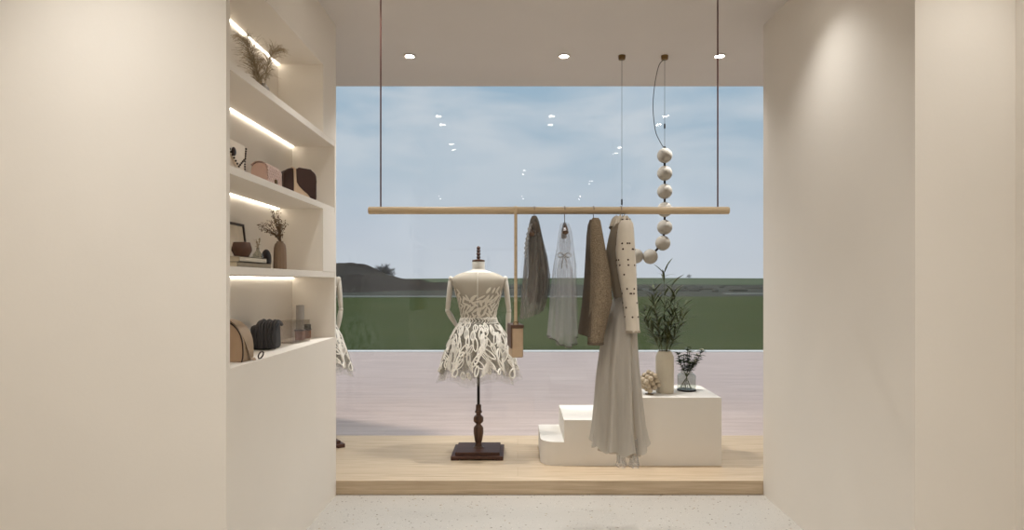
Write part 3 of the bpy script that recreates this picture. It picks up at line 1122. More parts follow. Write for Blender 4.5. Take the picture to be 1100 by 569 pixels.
for sx in (-1, 1):
    bw.tube(smooth_path([bc, bc + Vector((sx * .02, -.01, .012)), bc + Vector((sx * .034, -.012, .0)), bc + Vector((sx * .02, -.01, -.012)), bc], 4), .005, 6)
    bw.tube(smooth_path([bc, bc + Vector((sx * .01, -.01, -.03)), bc + Vector((sx * .014, -.012, -.07))], 4), .004, 6)
bw.build('bow', M['frill'], t)
rs = cloth([(240, 602, 611, .06), (364, 588.5, 618.5, .23)], YR, 10, .2, .9, hem=.02, hf=2)[-1]
MB().tube(rs[36:] , .003, 5).build('hem_ribbon', M['dark_edge'], t)

# 3 brown knit cardigan
hanger(637.5, 'hanger inside the brown knit cardigan', .08, .2, 15)
M['knit'] = knit_mat('brown_boucle', (92, 80, 66), (156, 140, 118), 170)
M['knit_dark'] = knit_mat('dark_brown_knit', (84, 73, 63), (112, 100, 86))
t = thing('knit_cardigan', P(638, 366, YR), 'brown flecked knit cardigan hung edge on, third garment along rail', 'cardigan', 'clothes on the oak rail')
MB().rings(cloth([(236, 633.5, 641, .03), (241, 632, 643.5, .14), (252, 631, 645, .19), (275, 629.5, 647, .2), (300, 628, 649, .21), (329, 625.5, 650, .22), (350, 622.5, 647, .22), (358, 621.5, 645, .22)], YR, 6, .07, .5), cap=False).build('body', M['knit_dark'], t)
YS = 3.17
MB().rings(cloth([(234, 636.5, 643, .012), (237, 634.5, 645, .03), (248, 634, 647, .05), (270, 634.5, 651, .055), (294, 635, 655.5, .06), (324, 634, 657, .06), (345, 632, 652, .055), (360, 631, 648.5, .05), (369, 631.5, 647.5, .045)], YS, 3, .11, .2), cap=False).build('sleeve', M['knit'], t)
cz = cloth([(234, 638, 643, .012), (367, 631, 648.5, .052), (370, 631, 648.5, .052)], YS, 5, .02)
MB().rings([cz[-2], cz[-1]], cap=False).build('cuff', M['knit_dark'], t)

# 4 long dotted dress
hanger(667, 'hanger of the long dotted dress, last along the rail', .05, .19, 12)
M['cream_silk'] = mat('cream_silk', (210, 200, 184), .7, var=.03, scale=20, sheen=.2)
M['cream_back'] = sheer('cream_voile', (176, 164, 146), .93, .1, (60, 60, 20))
M['dot'] = mat('brown_dot', (72, 52, 40), .7)
M['skirt_sheer'] = sheer('pleated_voile', (206, 200, 190), .86, .14, (30, 30, 3))
M['skirt_under'] = sheer('voile_underskirt', (196, 184, 168), .85, .15, (50, 50, 3))
t = thing('long_dress', P(668, 489, YR), 'long gown with dotted cream blouse and pleated voile skirt', 'dress', 'clothes on the oak rail')
MB().rings(cloth([(238, 660, 674, .03), (242, 657.5, 676, .13), (256, 654.5, 677, .18), (273, 651.5, 677, .17), (290, 654, 677, .14), (306, 657.5, 677, .11), (318, 660, 676, .09), (324, 659, 678, .095)], YR, 7, .08, .2), cap=False).build('blouse', M['cream_back'], t)


def dotted(rows, Y0, seed, ncol=7):
    mb = MB()
    rs = cloth(rows, Y0, 4, .05, .6, n=56)
    mb.rings(rs, cap=False)
    mb.cur = 1
    rnd = random.Random(seed)
    nr = len(rs)
    for row in range(1, nr - 2, 3):
        for col in range(ncol):
            i = int((col + .5 * (row % 2)) * 56 / ncol + rnd.uniform(-1, 1)) % 56
            c0 = rs[row][i]
            for _ in range(2 if rnd.random() < .55 else 1):
                j, q = (i + rnd.choice((-3, -2, 2, 3))) % 56, min(nr - 1, max(0, row + rnd.choice((-1, 1))))
                c = rs[q][j]
                nrm = (c - sum(rs[q], Vector()) / 56)
                nrm.z = 0
                nrm.normalize()
                a = nrm.cross(Vector((0, 0, 1)))
                pc = c + nrm * .0015
                mb.add([pc + (a * math.cos(e) + Vector((0, 0, 1)) * math.sin(e)) * .0052 for e in rng(0, 2 * PI, 8)[:-1]] + [pc + nrm * .0012], [(q_, (q_ + 1) % 8, 8) for q_ in range(8)])
    return mb


dotted([(236, 668, 677.5, .015), (240, 665, 680, .04), (250, 663, 681, .055), (268, 661.5, 682, .06), (285, 662.5, 683, .06), (300, 665, 683.5, .058), (315, 668, 684, .055), (335, 670.5, 685.5, .05), (350, 672, 686.5, .045), (356, 672.2, 687, .045)], 3.19, 5).build('sleeve', [M['cream_silk'], M['dot']], t)
cf = cloth([(236, 668, 677.5, .015), (354.5, 672, 687, .046), (357, 671.6, 687.4, .048)], 3.19, 9, .1)
MB().rings(cf[-2:], cap=False).build('cuff', M['cream_back'], t)
co = MB()
for lay in range(3):
    rs = []
    for i in range(5):
        u = i / 4
        z = P(0, 241, YR).z + .045 * u - lay * .008
        ring = []
        for j in range(60):
            a = 2 * PI * j / 60
            rr = (.036 + .010 * lay + .016 * (1 - u)) * (1 + .12 * math.sin(9 * a + lay * 2))
            ring.append(Vector((P(667, 0, YR).x + rr * math.cos(a) * .85, YR + rr * math.sin(a) * 1.25, z + .006 * math.sin(9 * a + lay))))
        rs.append(ring)
    co.rings(rs, cap=False)
co.build('ruffle_collar', M['cream_silk'], t)
SKR = [(319, 660, 677, .09), (326, 656, 680, .12), (337, 650.5, 682.5, .15), (356, 648, 683.5, .165), (377, 646, 684, .175), (400, 643.5, 685, .185), (430, 641.5, 687, .195), (458, 639, 690, .205), (472, 637, 693, .21), (477, 636, 694.5, .212)]
MB().rings(cloth(SKR, YR, 9, .15, .9, n=180, hem=.014, hf=9), cap=False).build('skirt', M['skirt_sheer'], t)
MB().rings(cloth([(r[0] + (3 if r[0] > 470 else 0), r[1] + 6, r[2] - 5, r[3] - .02) for r in SKR], YR, 9, .09, 1.6, n=120, hem=.01), cap=False).build('underskirt', M['skirt_under'], t)
for px in (667, 681):
    MB().rings(cloth([(470, px - 4, px + 4, .03), (495, px - 4.5, px + 4.5, .04), (500, px - 5.5, px + 5.5, .05)], 3.2, 6, .12, 1), cap=False).build('lace_trim', M['frill'], t)

# bag with the long strap over the rail
M['tan'] = mat('tan_leather', (184, 158, 130), .5, var=.04, scale=30, bump=.05)
M['tan_dark'] = mat('dark_brown_leather', (86, 60, 44), .5)
bxc = P(554, 0, YR).x
t = thing('strap_bag', (bxc, YR, P(0, 384, YR).z), 'small tan box handbag hung from rail on long strap', 'handbag')
zt, zb = P(0, 350, 3.27).z, P(0, 384, 3.27).z
rot = Matrix.Translation((bxc, YR, 0)) @ Matrix.Rotation(math.radians(7), 4, 'Z')
MB().box(-.031, .031, -.085, .085, zb, zt, rot).build('body', M['tan'], t, smooth=False, bevel=.008)
MB().box(-.036, .034, -.09, .09, zt - .012, zt + .006, rot).box(-.037, -.031, -.09, .09, zb + .05, zt, rot).build('flap', M['tan_dark'], t, smooth=False, bevel=.003)
mb = MB()
r = .0225
pts = [Vector((bxc, YR - .075, zt)), Vector((bxc, YR - .05, zt + .2)), Vector((bxc, YR - .028, RZ - .03))]
pts += [Vector((bxc, YR - r * math.cos(a), RZ + r * math.sin(a))) for a in rng(0, PI, 10)]
pts += [Vector((bxc, YR + .028, RZ - .03)), Vector((bxc, YR + .05, zt + .2)), Vector((bxc, YR + .075, zt))]
mb.tube(pts, .0085, 8, flat=.25, up=(0, 1, 0))
mb.build('strap', M['rod_wood'], t)
for s in (-1, 1):
    MB().tube([Vector((bxc + .012 * math.cos(a), YR + s * .075, zt + .01 + .012 * math.sin(a))) for a in rng(0, 2 * PI, 14)], .003, 6).build('strap_ring', M['brass'], t)

# ------------------------------------------------------------------ niche objects
def rbox(cx, cy, z, L, W, Hh, yaw, name, m, parent, bevel=.015, taper=.0):
    """Box with its length along the shelf."""
    R = Matrix.Translation((cx, cy, z)) @ Matrix.Rotation(yaw, 4, 'Z')
    mb = MB()
    rs = []
    for zz, s_ in ((0, 1), (Hh, 1 - taper)):
        rs.append([R @ Vector((a * W / 2 * s_, b * L / 2 * s_, zz)) for a, b in ((-1, -1), (1, -1), (1, 1), (-1, 1))])
    mb.rings(rs)
    return mb.build(name, m, parent, smooth=True, bevel=bevel, seg=4)


# top niche: pampas
M['pampas'] = mat('pampas_plume', (164, 148, 122), .95, var=.2, scale=60)
M['smoke'] = mat('grey_vase', (150, 142, 132), .5)
pp = P(283, 97, 2.9)
px_, py_ = pp.x, 2.9
tag(MB().lathe((px_, py_, S1[1]), [(.02, 0), (.024, .002), (.028, .014), (.025, .03), (.014, .04), (.012, .048), (.009, .048), (.010, .04), (.006, .012)], 28).build('bud_vase', M['smoke']), 'small grey vase behind the edge of the topmost shelf', 'vase')
t = thing('pampas_grass', (px_, py_, S1[1] + .016), 'feathery dry pampas plumes in vase on the topmost shelf', 'dried plant')
rnd = random.Random(17)
st_, pl_ = MB(), MB()
for pts in (((283, 96), (279, 82), (273, 65), (267, 47), (255, 38)), ((284, 96), (286, 80), (289, 66), (293, 57), (301, 53)), ((282, 96), (278, 86), (276, 74), (272, 62)), ((282, 97), (274, 80), (268, 60), (266, 38))):
    Yp = py_ + rnd.uniform(-.03, .03)
    path = [Vector((px_, py_, S1[1] + .016))] + [P(a, b, Yp) for a, b in pts]
    path = smooth_path(path, 8)
    st_.tube(path, .0016, 5)
    n = len(path)
    for i in range(int(n * .34), n):
        u = (i - n * .34) / (n * .66)
        tdir = (path[min(i + 1, n - 1)] - path[i - 1]).normalized()
        for q in range(7):
            sd = Vector((rnd.uniform(-1, 1), rnd.uniform(-1, 1), rnd.uniform(-.3, .3))).normalized()
            L = .085 * (math.sin(PI * min(1, u * .85 + .12)) + .15) * rnd.uniform(.6, 1.2)
            d = (tdir * .75 + sd * .85).normalized()
            e = path[i] + d * L * .6
            pl_.tube([path[i], e, e + d * L * .35 + Vector((0, 0, -.02))], [.0008, .0007, .0004], 3, cap=False)
st_.build('stems', M['pampas'], t)
tag(pl_.build('plumes', M['pampas'], t), kind='stuff')

# second niche: bags
Z2 = S2[1]
M['white_lea'] = mat('white_leather', (222, 208, 190), .5)
M['stud'] = mat('dark_stud', (60, 46, 40), .4, .5)
t = thing('studded_bag', (-1.29, 2.715, Z2), 'white handbag with dark studded flap, nearest on handbag shelf', 'handbag', 'handbags on the niche shelf')
body = rbox(-1.29, 2.705, Z2, .22, .075, .15, .05, 'body', M['white_lea'], t, .02, .12)
fl = MB()
fx = -1.29 + .043
fl.add([(fx - .006, 2.605, Z2 + .15), (fx - .006, 2.805, Z2 + .15), (fx + .004, 2.775, Z2 + .09), (fx + .006, 2.705, Z2 + .04), (fx + .004, 2.635, Z2 + .09),
        (fx - .012, 2.605, Z2 + .15), (fx - .012, 2.805, Z2 + .15), (fx - .006, 2.775, Z2 + .09), (fx - .006, 2.705, Z2 + .04), (fx - .006, 2.635, Z2 + .09)],
       [(0, 4, 3, 2, 1), (5, 6, 7, 8, 9), (0, 1, 6, 5), (1, 2, 7, 6), (2, 3, 8, 7), (3, 4, 9, 8), (4, 0, 5, 9)])
flap = fl.build('flap', M['white_lea'], t, smooth=False)
sd = MB()
edge = [Vector((fx - .003, 2.605, Z2 + .15)), Vector((fx + .006, 2.635, Z2 + .09)), Vector((fx + .009, 2.705, Z2 + .04)), Vector((fx + .006, 2.775, Z2 + .09)), Vector((fx - .003, 2.805, Z2 + .15))]
for a, b in zip(edge, edge[1:]):
    for i in range(5):
        sd.sphere(a.lerp(b, i / 5), .0048, 8, 6)
for i in range(12):
    sd.sphere((-1.29 + .036, 2.60 + .0185 * i, Z2 + .012 + .008 * (i % 2)), .004, 8, 6)
    sd.sphere((-1.29 + .034, 2.8052, Z2 + .012 + .0115 * i), .004, 8, 6)
sd.build('studs', M['stud'], flap)
MB().sphere((fx + .012, 2.65, Z2 + .095), .018, 14, 10, (.4, 1, 1.1)).build('clasp', M['stud'], t)

M['pink'] = mat('pink_leather', (208, 176, 162), .5, var=.03)


def quilt(name, rgb):
    m, nt, b, out = nmat(name)
    tc = nt.nodes.new('ShaderNodeTexCoord')
    sp = nt.nodes.new('ShaderNodeSeparateXYZ')
    nt.links.new(tc.outputs['Object'], sp.inputs[0])
    hs = []
    for sg in (1, -1):
        ma = nt.nodes.new('ShaderNodeMath')
        ma.operation = 'MULTIPLY_ADD'
        nt.links.new(sp.outputs['Z'], ma.inputs[0])
        ma.inputs[1].default_value = sg
        nt.links.new(sp.outputs['Y'], ma.inputs[2])
        mu = nt.nodes.new('ShaderNodeMath')
        mu.operation = 'MULTIPLY'
        mu.inputs[1].default_value = PI / .028
        nt.links.new(ma.outputs[0], mu.inputs[0])
        si = nt.nodes.new('ShaderNodeMath')
        si.operation = 'SINE'
        nt.links.new(mu.outputs[0], si.inputs[0])
        ab = nt.nodes.new('ShaderNodeMath')
        ab.operation = 'ABSOLUTE'
        nt.links.new(si.outputs[0], ab.inputs[0])
        hs.append(ab)
    mn = nt.nodes.new('ShaderNodeMath')
    mn.operation = 'MINIMUM'
    nt.links.new(hs[0].outputs[0], mn.inputs[0])
    nt.links.new(hs[1].outputs[0], mn.inputs[1])
    pw = nt.nodes.new('ShaderNodeMath')
    pw.operation = 'POWER'
    pw.inputs[1].default_value = .5
    nt.links.new(mn.outputs[0], pw.inputs[0])
    bp = nt.nodes.new('ShaderNodeBump')
    bp.inputs['Strength'].default_value = 1
    bp.inputs['Distance'].default_value = .012
    nt.links.new(pw.outputs[0], bp.inputs['Height'])
    nt.links.new(bp.outputs['Normal'], b.inputs['Normal'])
    b.inputs['Base Color'].default_value = lin(rgb)
    b.inputs['Roughness'].default_value = .5
    return m


M['pink_quilt'] = quilt('pink_quilted_leather', (214, 182, 168))
t = thing('quilted_bag', (-1.31, 3.17, Z2), 'small pink quilted handbag in the middle of handbag shelf', 'handbag', 'handbags on the niche shelf')


def arch_bag(cx, y0, y1, z, W, Hh, name, m, parent, rtop=.6, n=14):
    """Bag whose end is an arch, extruded along the shelf."""
    prof = [(-W / 2, 0), (W / 2, 0), (W / 2, Hh * (1 - rtop * .5))]
    for i in range(1, n):
        a = PI * i / n
        prof.append((W / 2 * math.cos(a), Hh * (1 - rtop * .5) + Hh * rtop * .5 * math.sin(a)))
    prof.append((-W / 2, Hh * (1 - rtop * .5)))
    return MB().rings([[Vector((cx + a, y, z + b)) for a, b in prof] for y in (y0, y1)]).build(name, m, parent, bevel=.006)


arch_bag(-1.31, 3.085, 3.255, Z2, .085, .135, 'body', M['pink'], t)
prof = []
for i in range(18):
    a = -.35 + (PI * .95) * i / 17
    prof.append((max(-.047, .047 * math.cos(a)) if i else .047, max(.035, .098 + .043 * math.sin(a)) if i else .035))
vs = [Vector((-1.31 + a * 1.02, y, Z2 + b)) for y in (3.08, 3.26) for a, b in prof] + [Vector((-1.31 + a * .9, y, Z2 + b - .003)) for y in (3.08, 3.26) for a, b in prof]
n = 18
fs = [(i, i + 1, n + i + 1, n + i) for i in range(n - 1)] + [(2 * n + i, 3 * n + i, 3 * n + i + 1, 2 * n + i + 1) for i in range(n - 1)]
fs += [(i, 2 * n + i, 2 * n + i + 1, i + 1) for i in range(n - 1)] + [(n + i, n + i + 1, 3 * n + i + 1, 3 * n + i) for i in range(n - 1)]
fs += [(0, n, 3 * n, 2 * n), (n - 1, 3 * n - 1, 4 * n - 1, 2 * n - 1)]
MB().add(vs, fs).build('flap', M['pink_quilt'], t, sharp=60)
ch = MB()
for i in range(22):
    y = 3.095 + .15 * i / 21
    ch.sphere((-1.31 + .052, y, Z2 + .022 + .006 * math.sin(i * 1.5)), .0052, 8, 6, (.6, 1.2, .8))
ch.build('chain', M['stud'], t)
MB().box(-1.31 + .045, -1.31 + .056, 3.165, 3.185, Z2 + .035, Z2 + .06).build('clasp', M['brass'], t, smooth=False, bevel=.002)

M['choc'] = mat('dark_chocolate_leather', (58, 36, 30), .45, var=.1, scale=20)
M['beige_strap'] = mat('beige_strap', (196, 172, 146), .6)
t = thing('saddle_bag', (-1.30, 3.58, Z2), 'dark brown boxy handbag with beige strap, far end of handbag shelf', 'handbag', 'handbags on the niche shelf')
rot = Matrix.Translation((-1.296, 3.585, Z2)) @ Matrix.Rotation(math.radians(38), 4, 'Z')
prof = []
W_, H_, rc = .19, .185, .045
for cx_, cz_, a0 in ((W_ / 2 - .025, .025, -PI / 2), (W_ / 2 - rc, H_ - rc, 0), (-W_ / 2 + rc, H_ - rc, PI / 2), (-W_ / 2 + .025, .025, PI)):
    rr = .025 if cz_ < .03 else rc
    for i in range(7):
        a = a0 + PI / 2 * i / 6
        prof.append((cx_ + rr * math.cos(a), cz_ + rr * math.sin(a)))
MB().rings([[rot @ Vector((a, y, b)) for a, b in prof] for y in (-.06, .06)]).build('body', M['choc'], t, bevel=.012)
fp = [(-.028, .178), (-.024, .12), (-.012, .085), (.012, .062), (.035, .045), (.05, .03), (W_ / 2 - .03, .034), (W_ / 2 - .01, .06), (W_ / 2 - .005, .12), (W_ / 2 - .014, .16), (.055, .186), (-.015, .19)]
MB().rings([[rot @ Vector((a, y, b)) for a, b in fp] for y in (-.070, -.058)]).build('flap', M['choc'], t, bevel=.003)
mb = MB()
mb.tube([rot @ Vector((-.034, -.064, .006)), rot @ Vector((-.034, -.066, .1)), rot @ Vector((-.036, -.064, .18)), rot @ Vector((-.036, -.03, .194)), rot @ Vector((-.03, .03, .194)), rot @ Vector((-.03, .064, .16))], .008, 8, flat=.3, up=rot.to_3x3() @ Vector((0, -1, 0)))
mb.build('strap', M['beige_strap'], t)
pk = [(-.03, .11), (-.012, .083), (.012, .06), (.035, .043), (.05, .026), (.045, .006), (-.03, .006)]
n = len(pk)
MB().rings([[rot @ Vector((a, y, b)) for a, b in pk] for y in (-.065, -.056)]).build('front_pocket', M['beige_strap'], t, smooth=False)

# third niche
Z3 = S3[1]
M['frame'] = mat('dark_frame', (58, 46, 40), .5)
M['paper'] = mat('cream_paper', (212, 200, 182), .9, var=.06, scale=25)
t = thing('picture_frame', (NB + .03, 2.98, Z3), 'dark thin picture frame leaning at the back of book shelf', 'picture frame')
lean = Matrix.Translation((NB + .05, 2.985, Z3)) @ Matrix.Rotation(math.radians(-7), 4, 'Y')
fw, fh, fb = .14, .232, .012
mb = MB()
mb.box(-.008, .008, -fw, fw, 0, fb, lean).box(-.008, .008, -fw, fw, fh - fb, fh, lean).box(-.008, .008, -fw, -fw + fb, fb, fh - fb, lean).box(-.008, .008, fw - fb, fw, fb, fh - fb, lean)
mb.build('frame', M['frame'], t, smooth=False)
MB().box(-.005, .002, -fw + fb, fw - fb, fb, fh - fb, lean).build('print', M['paper'], t, smooth=False)
M['book_a'] = mat('grey_book_cover', (140, 128, 108), .7)
M['book_b'] = mat('pale_book_cover', (196, 186, 168), .7, var=.05, scale=40)
M['pages'] = mat('book_pages', (214, 202, 178), .9, var=.08, scale=200, stretch=(1, 1, 8))


def book(y0, y1, x0, x1, z, h, m, label):
    t = thing('book', ((x0 + x1) / 2, (y0 + y1) / 2, z), label, 'book', 'books stacked on the niche shelf')
    mb = MB().box(x0, x1, y0, y1, z, z + .003).box(x0, x1, y0, y1, z + h - .003, z + h).box(x1 - .003, x1, y0, y1, z, z + h)
    mb.build('cover', m, t, smooth=False)
    MB().box(x0 + .003, x1 - .003, y0 + .004, y1 - .004, z + .003, z + h - .003).build('pages', M['pages'], t, smooth=False)


book(2.60, 2.95, -1.385, -1.195, Z3, .024, M['book_a'], 'lower grey brown book lying flat under the dark bowl')
book(2.63, 2.91, -1.375, -1.20, Z3 + .024, .024, M['book_b'], 'upper pale book lying flat, dark bowl on top')
ZB = Z3 + .048
M['bowl'] = mat('brown_stoneware', (84, 58, 44), .6, var=.1, scale=20)
bp_ = (-1.275, 2.815, ZB)
tag(MB().lathe(bp_, [(.005, .0), (.027, .001), (.031, .006), (.044, .033), (.043, .045), (.036, .07), (.034, .0715), (.032, .068), (.038, .045), (.035, .03), (.02, .012), (.004, .01)], 36, 10, .01).build('stoneware_bowl', M['bowl']), 'squat dark brown angular bowl on top of the books', 'bowl')
M['clear2'] = pane_mat('clear_glass_small', (240, 240, 236), 1.45, .02, 1.5)
gx2, gy2 = -1.224, 2.868
t = thing('glass_ornament', (gx2, gy2, ZB), 'small clear glass flask with sprigs on the pale book', 'ornament')
MB().lathe((gx2, gy2, ZB), [(.02, .001), (.026, .004), (.022, .018), (.008, .035), (.007, .05), (.0055, .05), (.006, .036), (.019, .018), (.02, .005)], 24).build('flask', M['clear2'], t)
tw = MB()
for dx, dy in ((-.0, -.018), (.0, .02), (.01, .004)):
    tw.tube(smooth_path([(gx2, gy2, ZB + .008), (gx2, gy2, ZB + .045), (gx2 + dx, gy2 + dy, ZB + .088)], 4), .0012, 5)
    for q in range(5):
        tw.leaf((gx2 + dx * q / 5, gy2 + dy * q / 5, ZB + .05 + .008 * q), (random.uniform(-1, 1), random.uniform(-1, 1), .6), (0, 0, 1), .018, .008)
tw.build('sprigs', M['pampas'], t)
M['black_cer'] = mat('black_ceramic', (40, 32, 30), .5)
mb = MB()
mb.sphere((-1.335, 3.235, Z3 + .058), .052, 28, 16, (.35, 1, 1))
mb.lathe((-1.335, 3.235, Z3), [(.024, 0), (.025, .006), (.012, .014)], 20)
tag(mb.build('round_vase', M['black_cer']), 'round flat black vase between books and ribbed brown vase', 'vase')
M['brown_rib'] = mat('brown_ribbed_glaze', (128, 106, 86), .5, var=.08, stretch=(30, 30, 2))
vx3, vy3 = -1.262, 3.235
tag(MB().lathe((vx3, vy3, Z3), [(.004, 0), (.03, .001), (.033, .006), (.032, .06), (.030, .115), (.026, .135), (.017, .146), (.016, .152), (.012, .152), (.012, .14), (.006, .1)], 48, 12, .035).build('ribbed_bottle', M['brown_rib']), 'slim ribbed brown bottle vase holding dried flowers', 'vase')
M['dried'] = mat('dried_flower', (104, 84, 64), .95, var=.3, scale=60)
t = thing('dried_flowers', (vx3, vy3, Z3 + .1), 'bunch of brown dried flowers in the slim ribbed bottle', 'dried plant')
rnd = random.Random(31)
st_, fl_ = MB(), MB()
for i in range(20):
    tx, ty = rnd.choice([(281, 240), (286, 228), (292, 226), (297, 234), (302, 240), (284, 247), (290, 236), (278, 243), (299, 226)])
    e = P(tx + rnd.uniform(-3, 3), ty + rnd.uniform(-3, 3), vy3) + Vector((0, rnd.uniform(-.05, .05), 0))
    s0 = Vector((vx3, vy3, Z3 + .1))
    s1 = Vector((vx3 + rnd.uniform(-.006, .006), vy3, Z3 + .155))
    path = smooth_path([s0, s1, s1.lerp(e, .5) + Vector((0, 0, .012)), e], 5)
    st_.tube(path, .0012, 4)
    for q in range(16):
        u = .5 + .5 * q / 15
        j = min(len(path) - 1, int(u * (len(path) - 1)))
        o = Vector((rnd.uniform(-1, 1), rnd.uniform(-1, 1), rnd.uniform(-.6, 1))) * .012
        fl_.sphere(path[j] + o, rnd.uniform(.0018, .0036), 5, 4)
        if q % 3 == 0:
            st_.tube([path[j], path[j] + o], .0007, 3, cap=False)
st_.build('stems', M['dried'], t)
tag(fl_.build('blossoms', M['dried'], t), kind='stuff')

# bottom niche
M['tan_bag'] = mat('sand_leather', (186, 158, 130), .55, var=.05, scale=20)
M['tan_bag2'] = mat('taupe_leather', (164, 142, 118), .55, var=.05, scale=20)
t = thing('half_moon_bag', (-1.31, 2.70, S4), 'tan half moon handbag with looped strap, nearest on cabinet top', 'handbag')
hm = Matrix.Translation((-1.306, 2.72, S4)) @ Matrix.Rotation(math.radians(-6), 4, 'Z')
prof = [(-.105, 0), (.105, 0)] + [(.112 * math.cos(a), .04 + .143 * max(0, math.sin(a)) ** .75) for a in rng(0, PI, 20)]
MB().rings([[hm @ Vector((a, y, b)) for a, b in prof] for y in (-.05, .035)]).build('body', M['tan_bag'], t, bevel=.004)
gp = [(.1135 * math.cos(a), .04 + .1445 * max(0, math.sin(a)) ** .75) for a in rng(-.0, PI, 22)]
gp = [(.107, .001), (.1125, .02)] + gp + [(-.1125, .02), (-.107, .001)]
g2 = [(a * .985, b * .99) for a, b in gp]
rs = [[hm @ Vector((a, -.046, b)) for a, b in gp], [hm @ Vector((a, .036, b)) for a, b in gp], [hm @ Vector((a, .036, b)) for a, b in g2], [hm @ Vector((a, -.046, b)) for a, b in g2]]
mb = MB()
mb.rings(rs + [rs[0]], cap=False, closed=False)
mb.build('gusset', M['tan_bag2'], t)
MB().tube([hm @ Vector((a, -.051, b)) for a, b in gp], .0028, 6).build('piping', M['stud'], t)
st = [hm @ Vector(p) for p in ((-.02, -.02, .187), (.03, -.03, .184), (.075, -.035, .155), (.104, -.03, .105), (.119, -.02, .05), (.122, .0, .012), (.124, .03, .006))]
MB().tube(smooth_path(st, 5), .0085, 8, flat=.3, up=(1, 0, .5)).build('strap', M['tan_bag2'], t)
c0 = hm @ Vector((.126, .075, .018))
MB().tube([c0 + Vector((.004 * math.sin(a), .026 * math.cos(a), .0155 * math.sin(a))) for a in rng(0, 2 * PI, 20)], .0032, 6).build('ring', M['stud'], t)

M['charcoal'] = mat('charcoal_leather', (54, 52, 54), .5, var=.15, scale=25)
t = thing('charcoal_bag', (-1.31, 3.2, S4), 'dark charcoal handbag with bunched straps beside half moon bag', 'handbag')
rbox(-1.330, 3.215, S4, .15, .115, .128, 0, 'body', M['charcoal'], t, .018, .06)
sb = MB()
rnd = random.Random(8)
for i in range(7):
    x = -1.35 + .015 * i
    y = 3.14 - .004 - .004 * (i % 3)
    sb.tube(smooth_path([(x, 3.25, S4 + .125), (x + .004, 3.19, S4 + .146 + .004 * (i % 2)), (x + .008, y, S4 + .125), (x + .006 + .006 * math.sin(i), y - .012, S4 + .07), (x + .012, y - .006, S4 + .012)], 5), rnd.uniform(.006, .0095), 8)
sb.tube(smooth_path([(-1.277, 3.26, S4 + .12), (-1.26, 3.2, S4 + .13), (-1.251, 3.14, S4 + .1), (-1.247, 3.13, S4 + .05), (-1.253, 3.135, S4 + .008)], 6), .008, 8)
sb.build('straps', M['charcoal'], t)

M['acrylic'] = pane_mat('smoky_acrylic', (247, 245, 243), 1.45, .1, 1.8)
t = thing('acrylic_box', (-1.31, 3.55, S4), 'low smoky clear acrylic box in front of perfume bottles', 'box')
rot = Matrix.Translation((-1.30, 3.545, S4)) @ Matrix.Rotation(math.radians(-18), 4, 'Z')
mb = MB()
mb.box(-.045, .045, -.085, .085, 0, .005, rot).box(-.045, -.041, -.085, .085, .005, .13, rot).box(.041, .045, -.085, .085, .005, .13, rot).box(-.041, .041, -.085, -.081, .005, .13, rot).box(-.041, .041, .081, .085, .005, .13, rot)
mb.build('walls', M['acrylic'], t, smooth=False)
M['copper'] = mat('amber_glass', (150, 98, 68), .2, .2)
M['grey_glass'] = mat('grey_glass_cap', (158, 152, 146), .2, var=.08, stretch=(40, 40, 1))


def bottle(x, y, label, hb_, cap, hc, mcap, s):
    t = thing('perfume_bottle', (x, y, S4), label, 'perfume bottle', 'perfume bottles at the niche end')
    MB().box(x - s, x + s, y - s, y + s, S4, S4 + hb_).build('body', M['copper'], t, smooth=False, bevel=.004)
    MB().box(x - s * 1.1, x + s * 1.1, y - s * 1.1, y + s * 1.1, S4 + hb_, S4 + hb_ + .008).build('collar', M['black_cer'], t, smooth=False, bevel=.001)
    MB().lathe((x, y, S4 + hb_ + .008), [(cap, 0), (cap, hc * .98), (cap * .93, hc)], 28, 10, .03).build('cap', mcap, t)


bottle(-1.322, 3.70, 'tall perfume bottle with long grey ribbed cap', .055, .024, .148, M['grey_glass'], .024)
bottle(-1.315, 3.80, 'short amber perfume bottle with square black cap', .05, .024, .03, M['black_cer'], .02)

# ------------------------------------------------------------------ sky, sun, camera
w = bpy.data.worlds.new('sky')
bpy.context.scene.world = w
w.use_nodes = True
nt = w.node_tree
bg = nt.nodes['Background']
tc = nt.nodes.new('ShaderNodeTexCoord')
sp = nt.nodes.new('ShaderNodeSeparateXYZ')
nt.links.new(tc.outputs['Generated'], sp.inputs[0])
rp = nt.nodes.new('ShaderNodeValToRGB')
cr = rp.color_ramp
cr.elements[0].position, cr.elements[0].color = 0, lin((206, 211, 220))
cr.elements[1].position, cr.elements[1].color = 1, lin((140, 176, 206))
for p_, c_ in ((.08, (199, 207, 220)), (.17, (183, 200, 216)), (.3, (166, 192, 213))):
    e = cr.elements.new(p_)
    e.color = lin(c_)
nt.links.new(sp.outputs['Z'], rp.inputs['Fac'])
mp = nt.nodes.new('ShaderNodeMapping')
mp.inputs['Scale'].default_value = (1.0, 1.0, 3.2)
mp.inputs['Location'].default_value = (.9, .5, .35)
nt.links.new(tc.outputs['Generated'], mp.inputs['Vector'])
nz = nt.nodes.new('ShaderNodeTexNoise')
nz.inputs['Scale'].default_value = 4.2
nz.inputs['Detail'].default_value = 6
nz.inputs['Roughness'].default_value = .5
nz.inputs['Distortion'].default_value = .3
nt.links.new(mp.outputs['Vector'], nz.inputs['Vector'])
mr = nt.nodes.new('ShaderNodeMapRange')
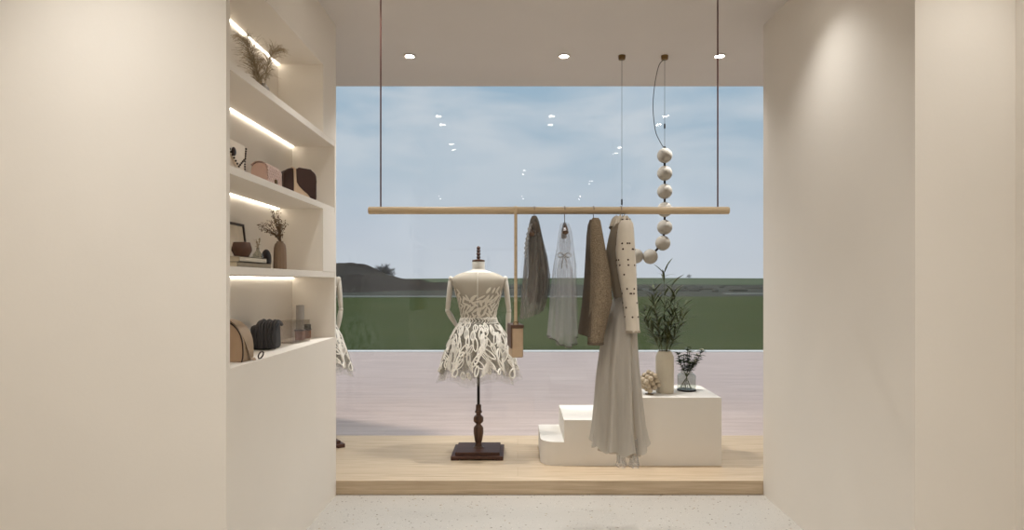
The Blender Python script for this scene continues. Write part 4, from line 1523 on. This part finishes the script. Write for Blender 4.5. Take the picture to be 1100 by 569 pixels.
mr.inputs['From Min'].default_value = .38
mr.inputs['From Max'].default_value = .58
mr.inputs['To Min'].default_value = 0
mr.inputs['To Max'].default_value = .8
nt.links.new(nz.outputs['Fac'], mr.inputs['Value'])
mr2 = nt.nodes.new('ShaderNodeMapRange')
mr2.inputs['From Min'].default_value = .08
mr2.inputs['From Max'].default_value = .24
mr2.inputs['To Min'].default_value = .25
mr2.inputs['To Max'].default_value = 1
nt.links.new(sp.outputs['Z'], mr2.inputs['Value'])
mu = nt.nodes.new('ShaderNodeMath')
mu.operation = 'MULTIPLY'
nt.links.new(mr.outputs[0], mu.inputs[0])
nt.links.new(mr2.outputs[0], mu.inputs[1])
mx = nt.nodes.new('ShaderNodeMix')
mx.data_type = 'RGBA'
nt.links.new(mu.outputs[0], mx.inputs[0])
nt.links.new(rp.outputs['Color'], mx.inputs[6])
mx.inputs[7].default_value = lin((216, 222, 230))
nt.links.new(mx.outputs[2], bg.inputs['Color'])
bg.inputs['Strength'].default_value = 1.0

sl = bpy.data.lights.new('sun', 'SUN')
sl.energy = 1.8
sl.angle = math.radians(4)
sl.color = (1, .88, .76)
so = bpy.data.objects.new('sun', sl)
C.objects.link(so)
d = Vector((.72, -.345, -.95)).normalized()
so.rotation_euler = d.to_track_quat('-Z', 'Y').to_euler()

cam = bpy.data.cameras.new('camera')
cam.sensor_width = 36
cam.lens = 36 * FOC / 1100
cam.shift_x = -(VX - 550) / 1100
cam.shift_y = (VY - 284.5) / 1100
cam.clip_end = 2000
cam.clip_start = .05
co_ = bpy.data.objects.new('camera', cam)
C.objects.link(co_)
co_.location = (0, 0, CAMZ)
co_.rotation_euler = (PI / 2, 0, 0)
sc = bpy.context.scene
sc.camera = co_
sc.view_settings.view_transform = 'Standard'
sc.view_settings.look = 'None'
sc.view_settings.gamma = 1
sc.view_settings.exposure = 0
sc.view_settings.use_curve_mapping = False
sc.cycles.transparent_max_bounces = 24
sc.cycles.diffuse_bounces = 6
sc.cycles.max_bounces = 14
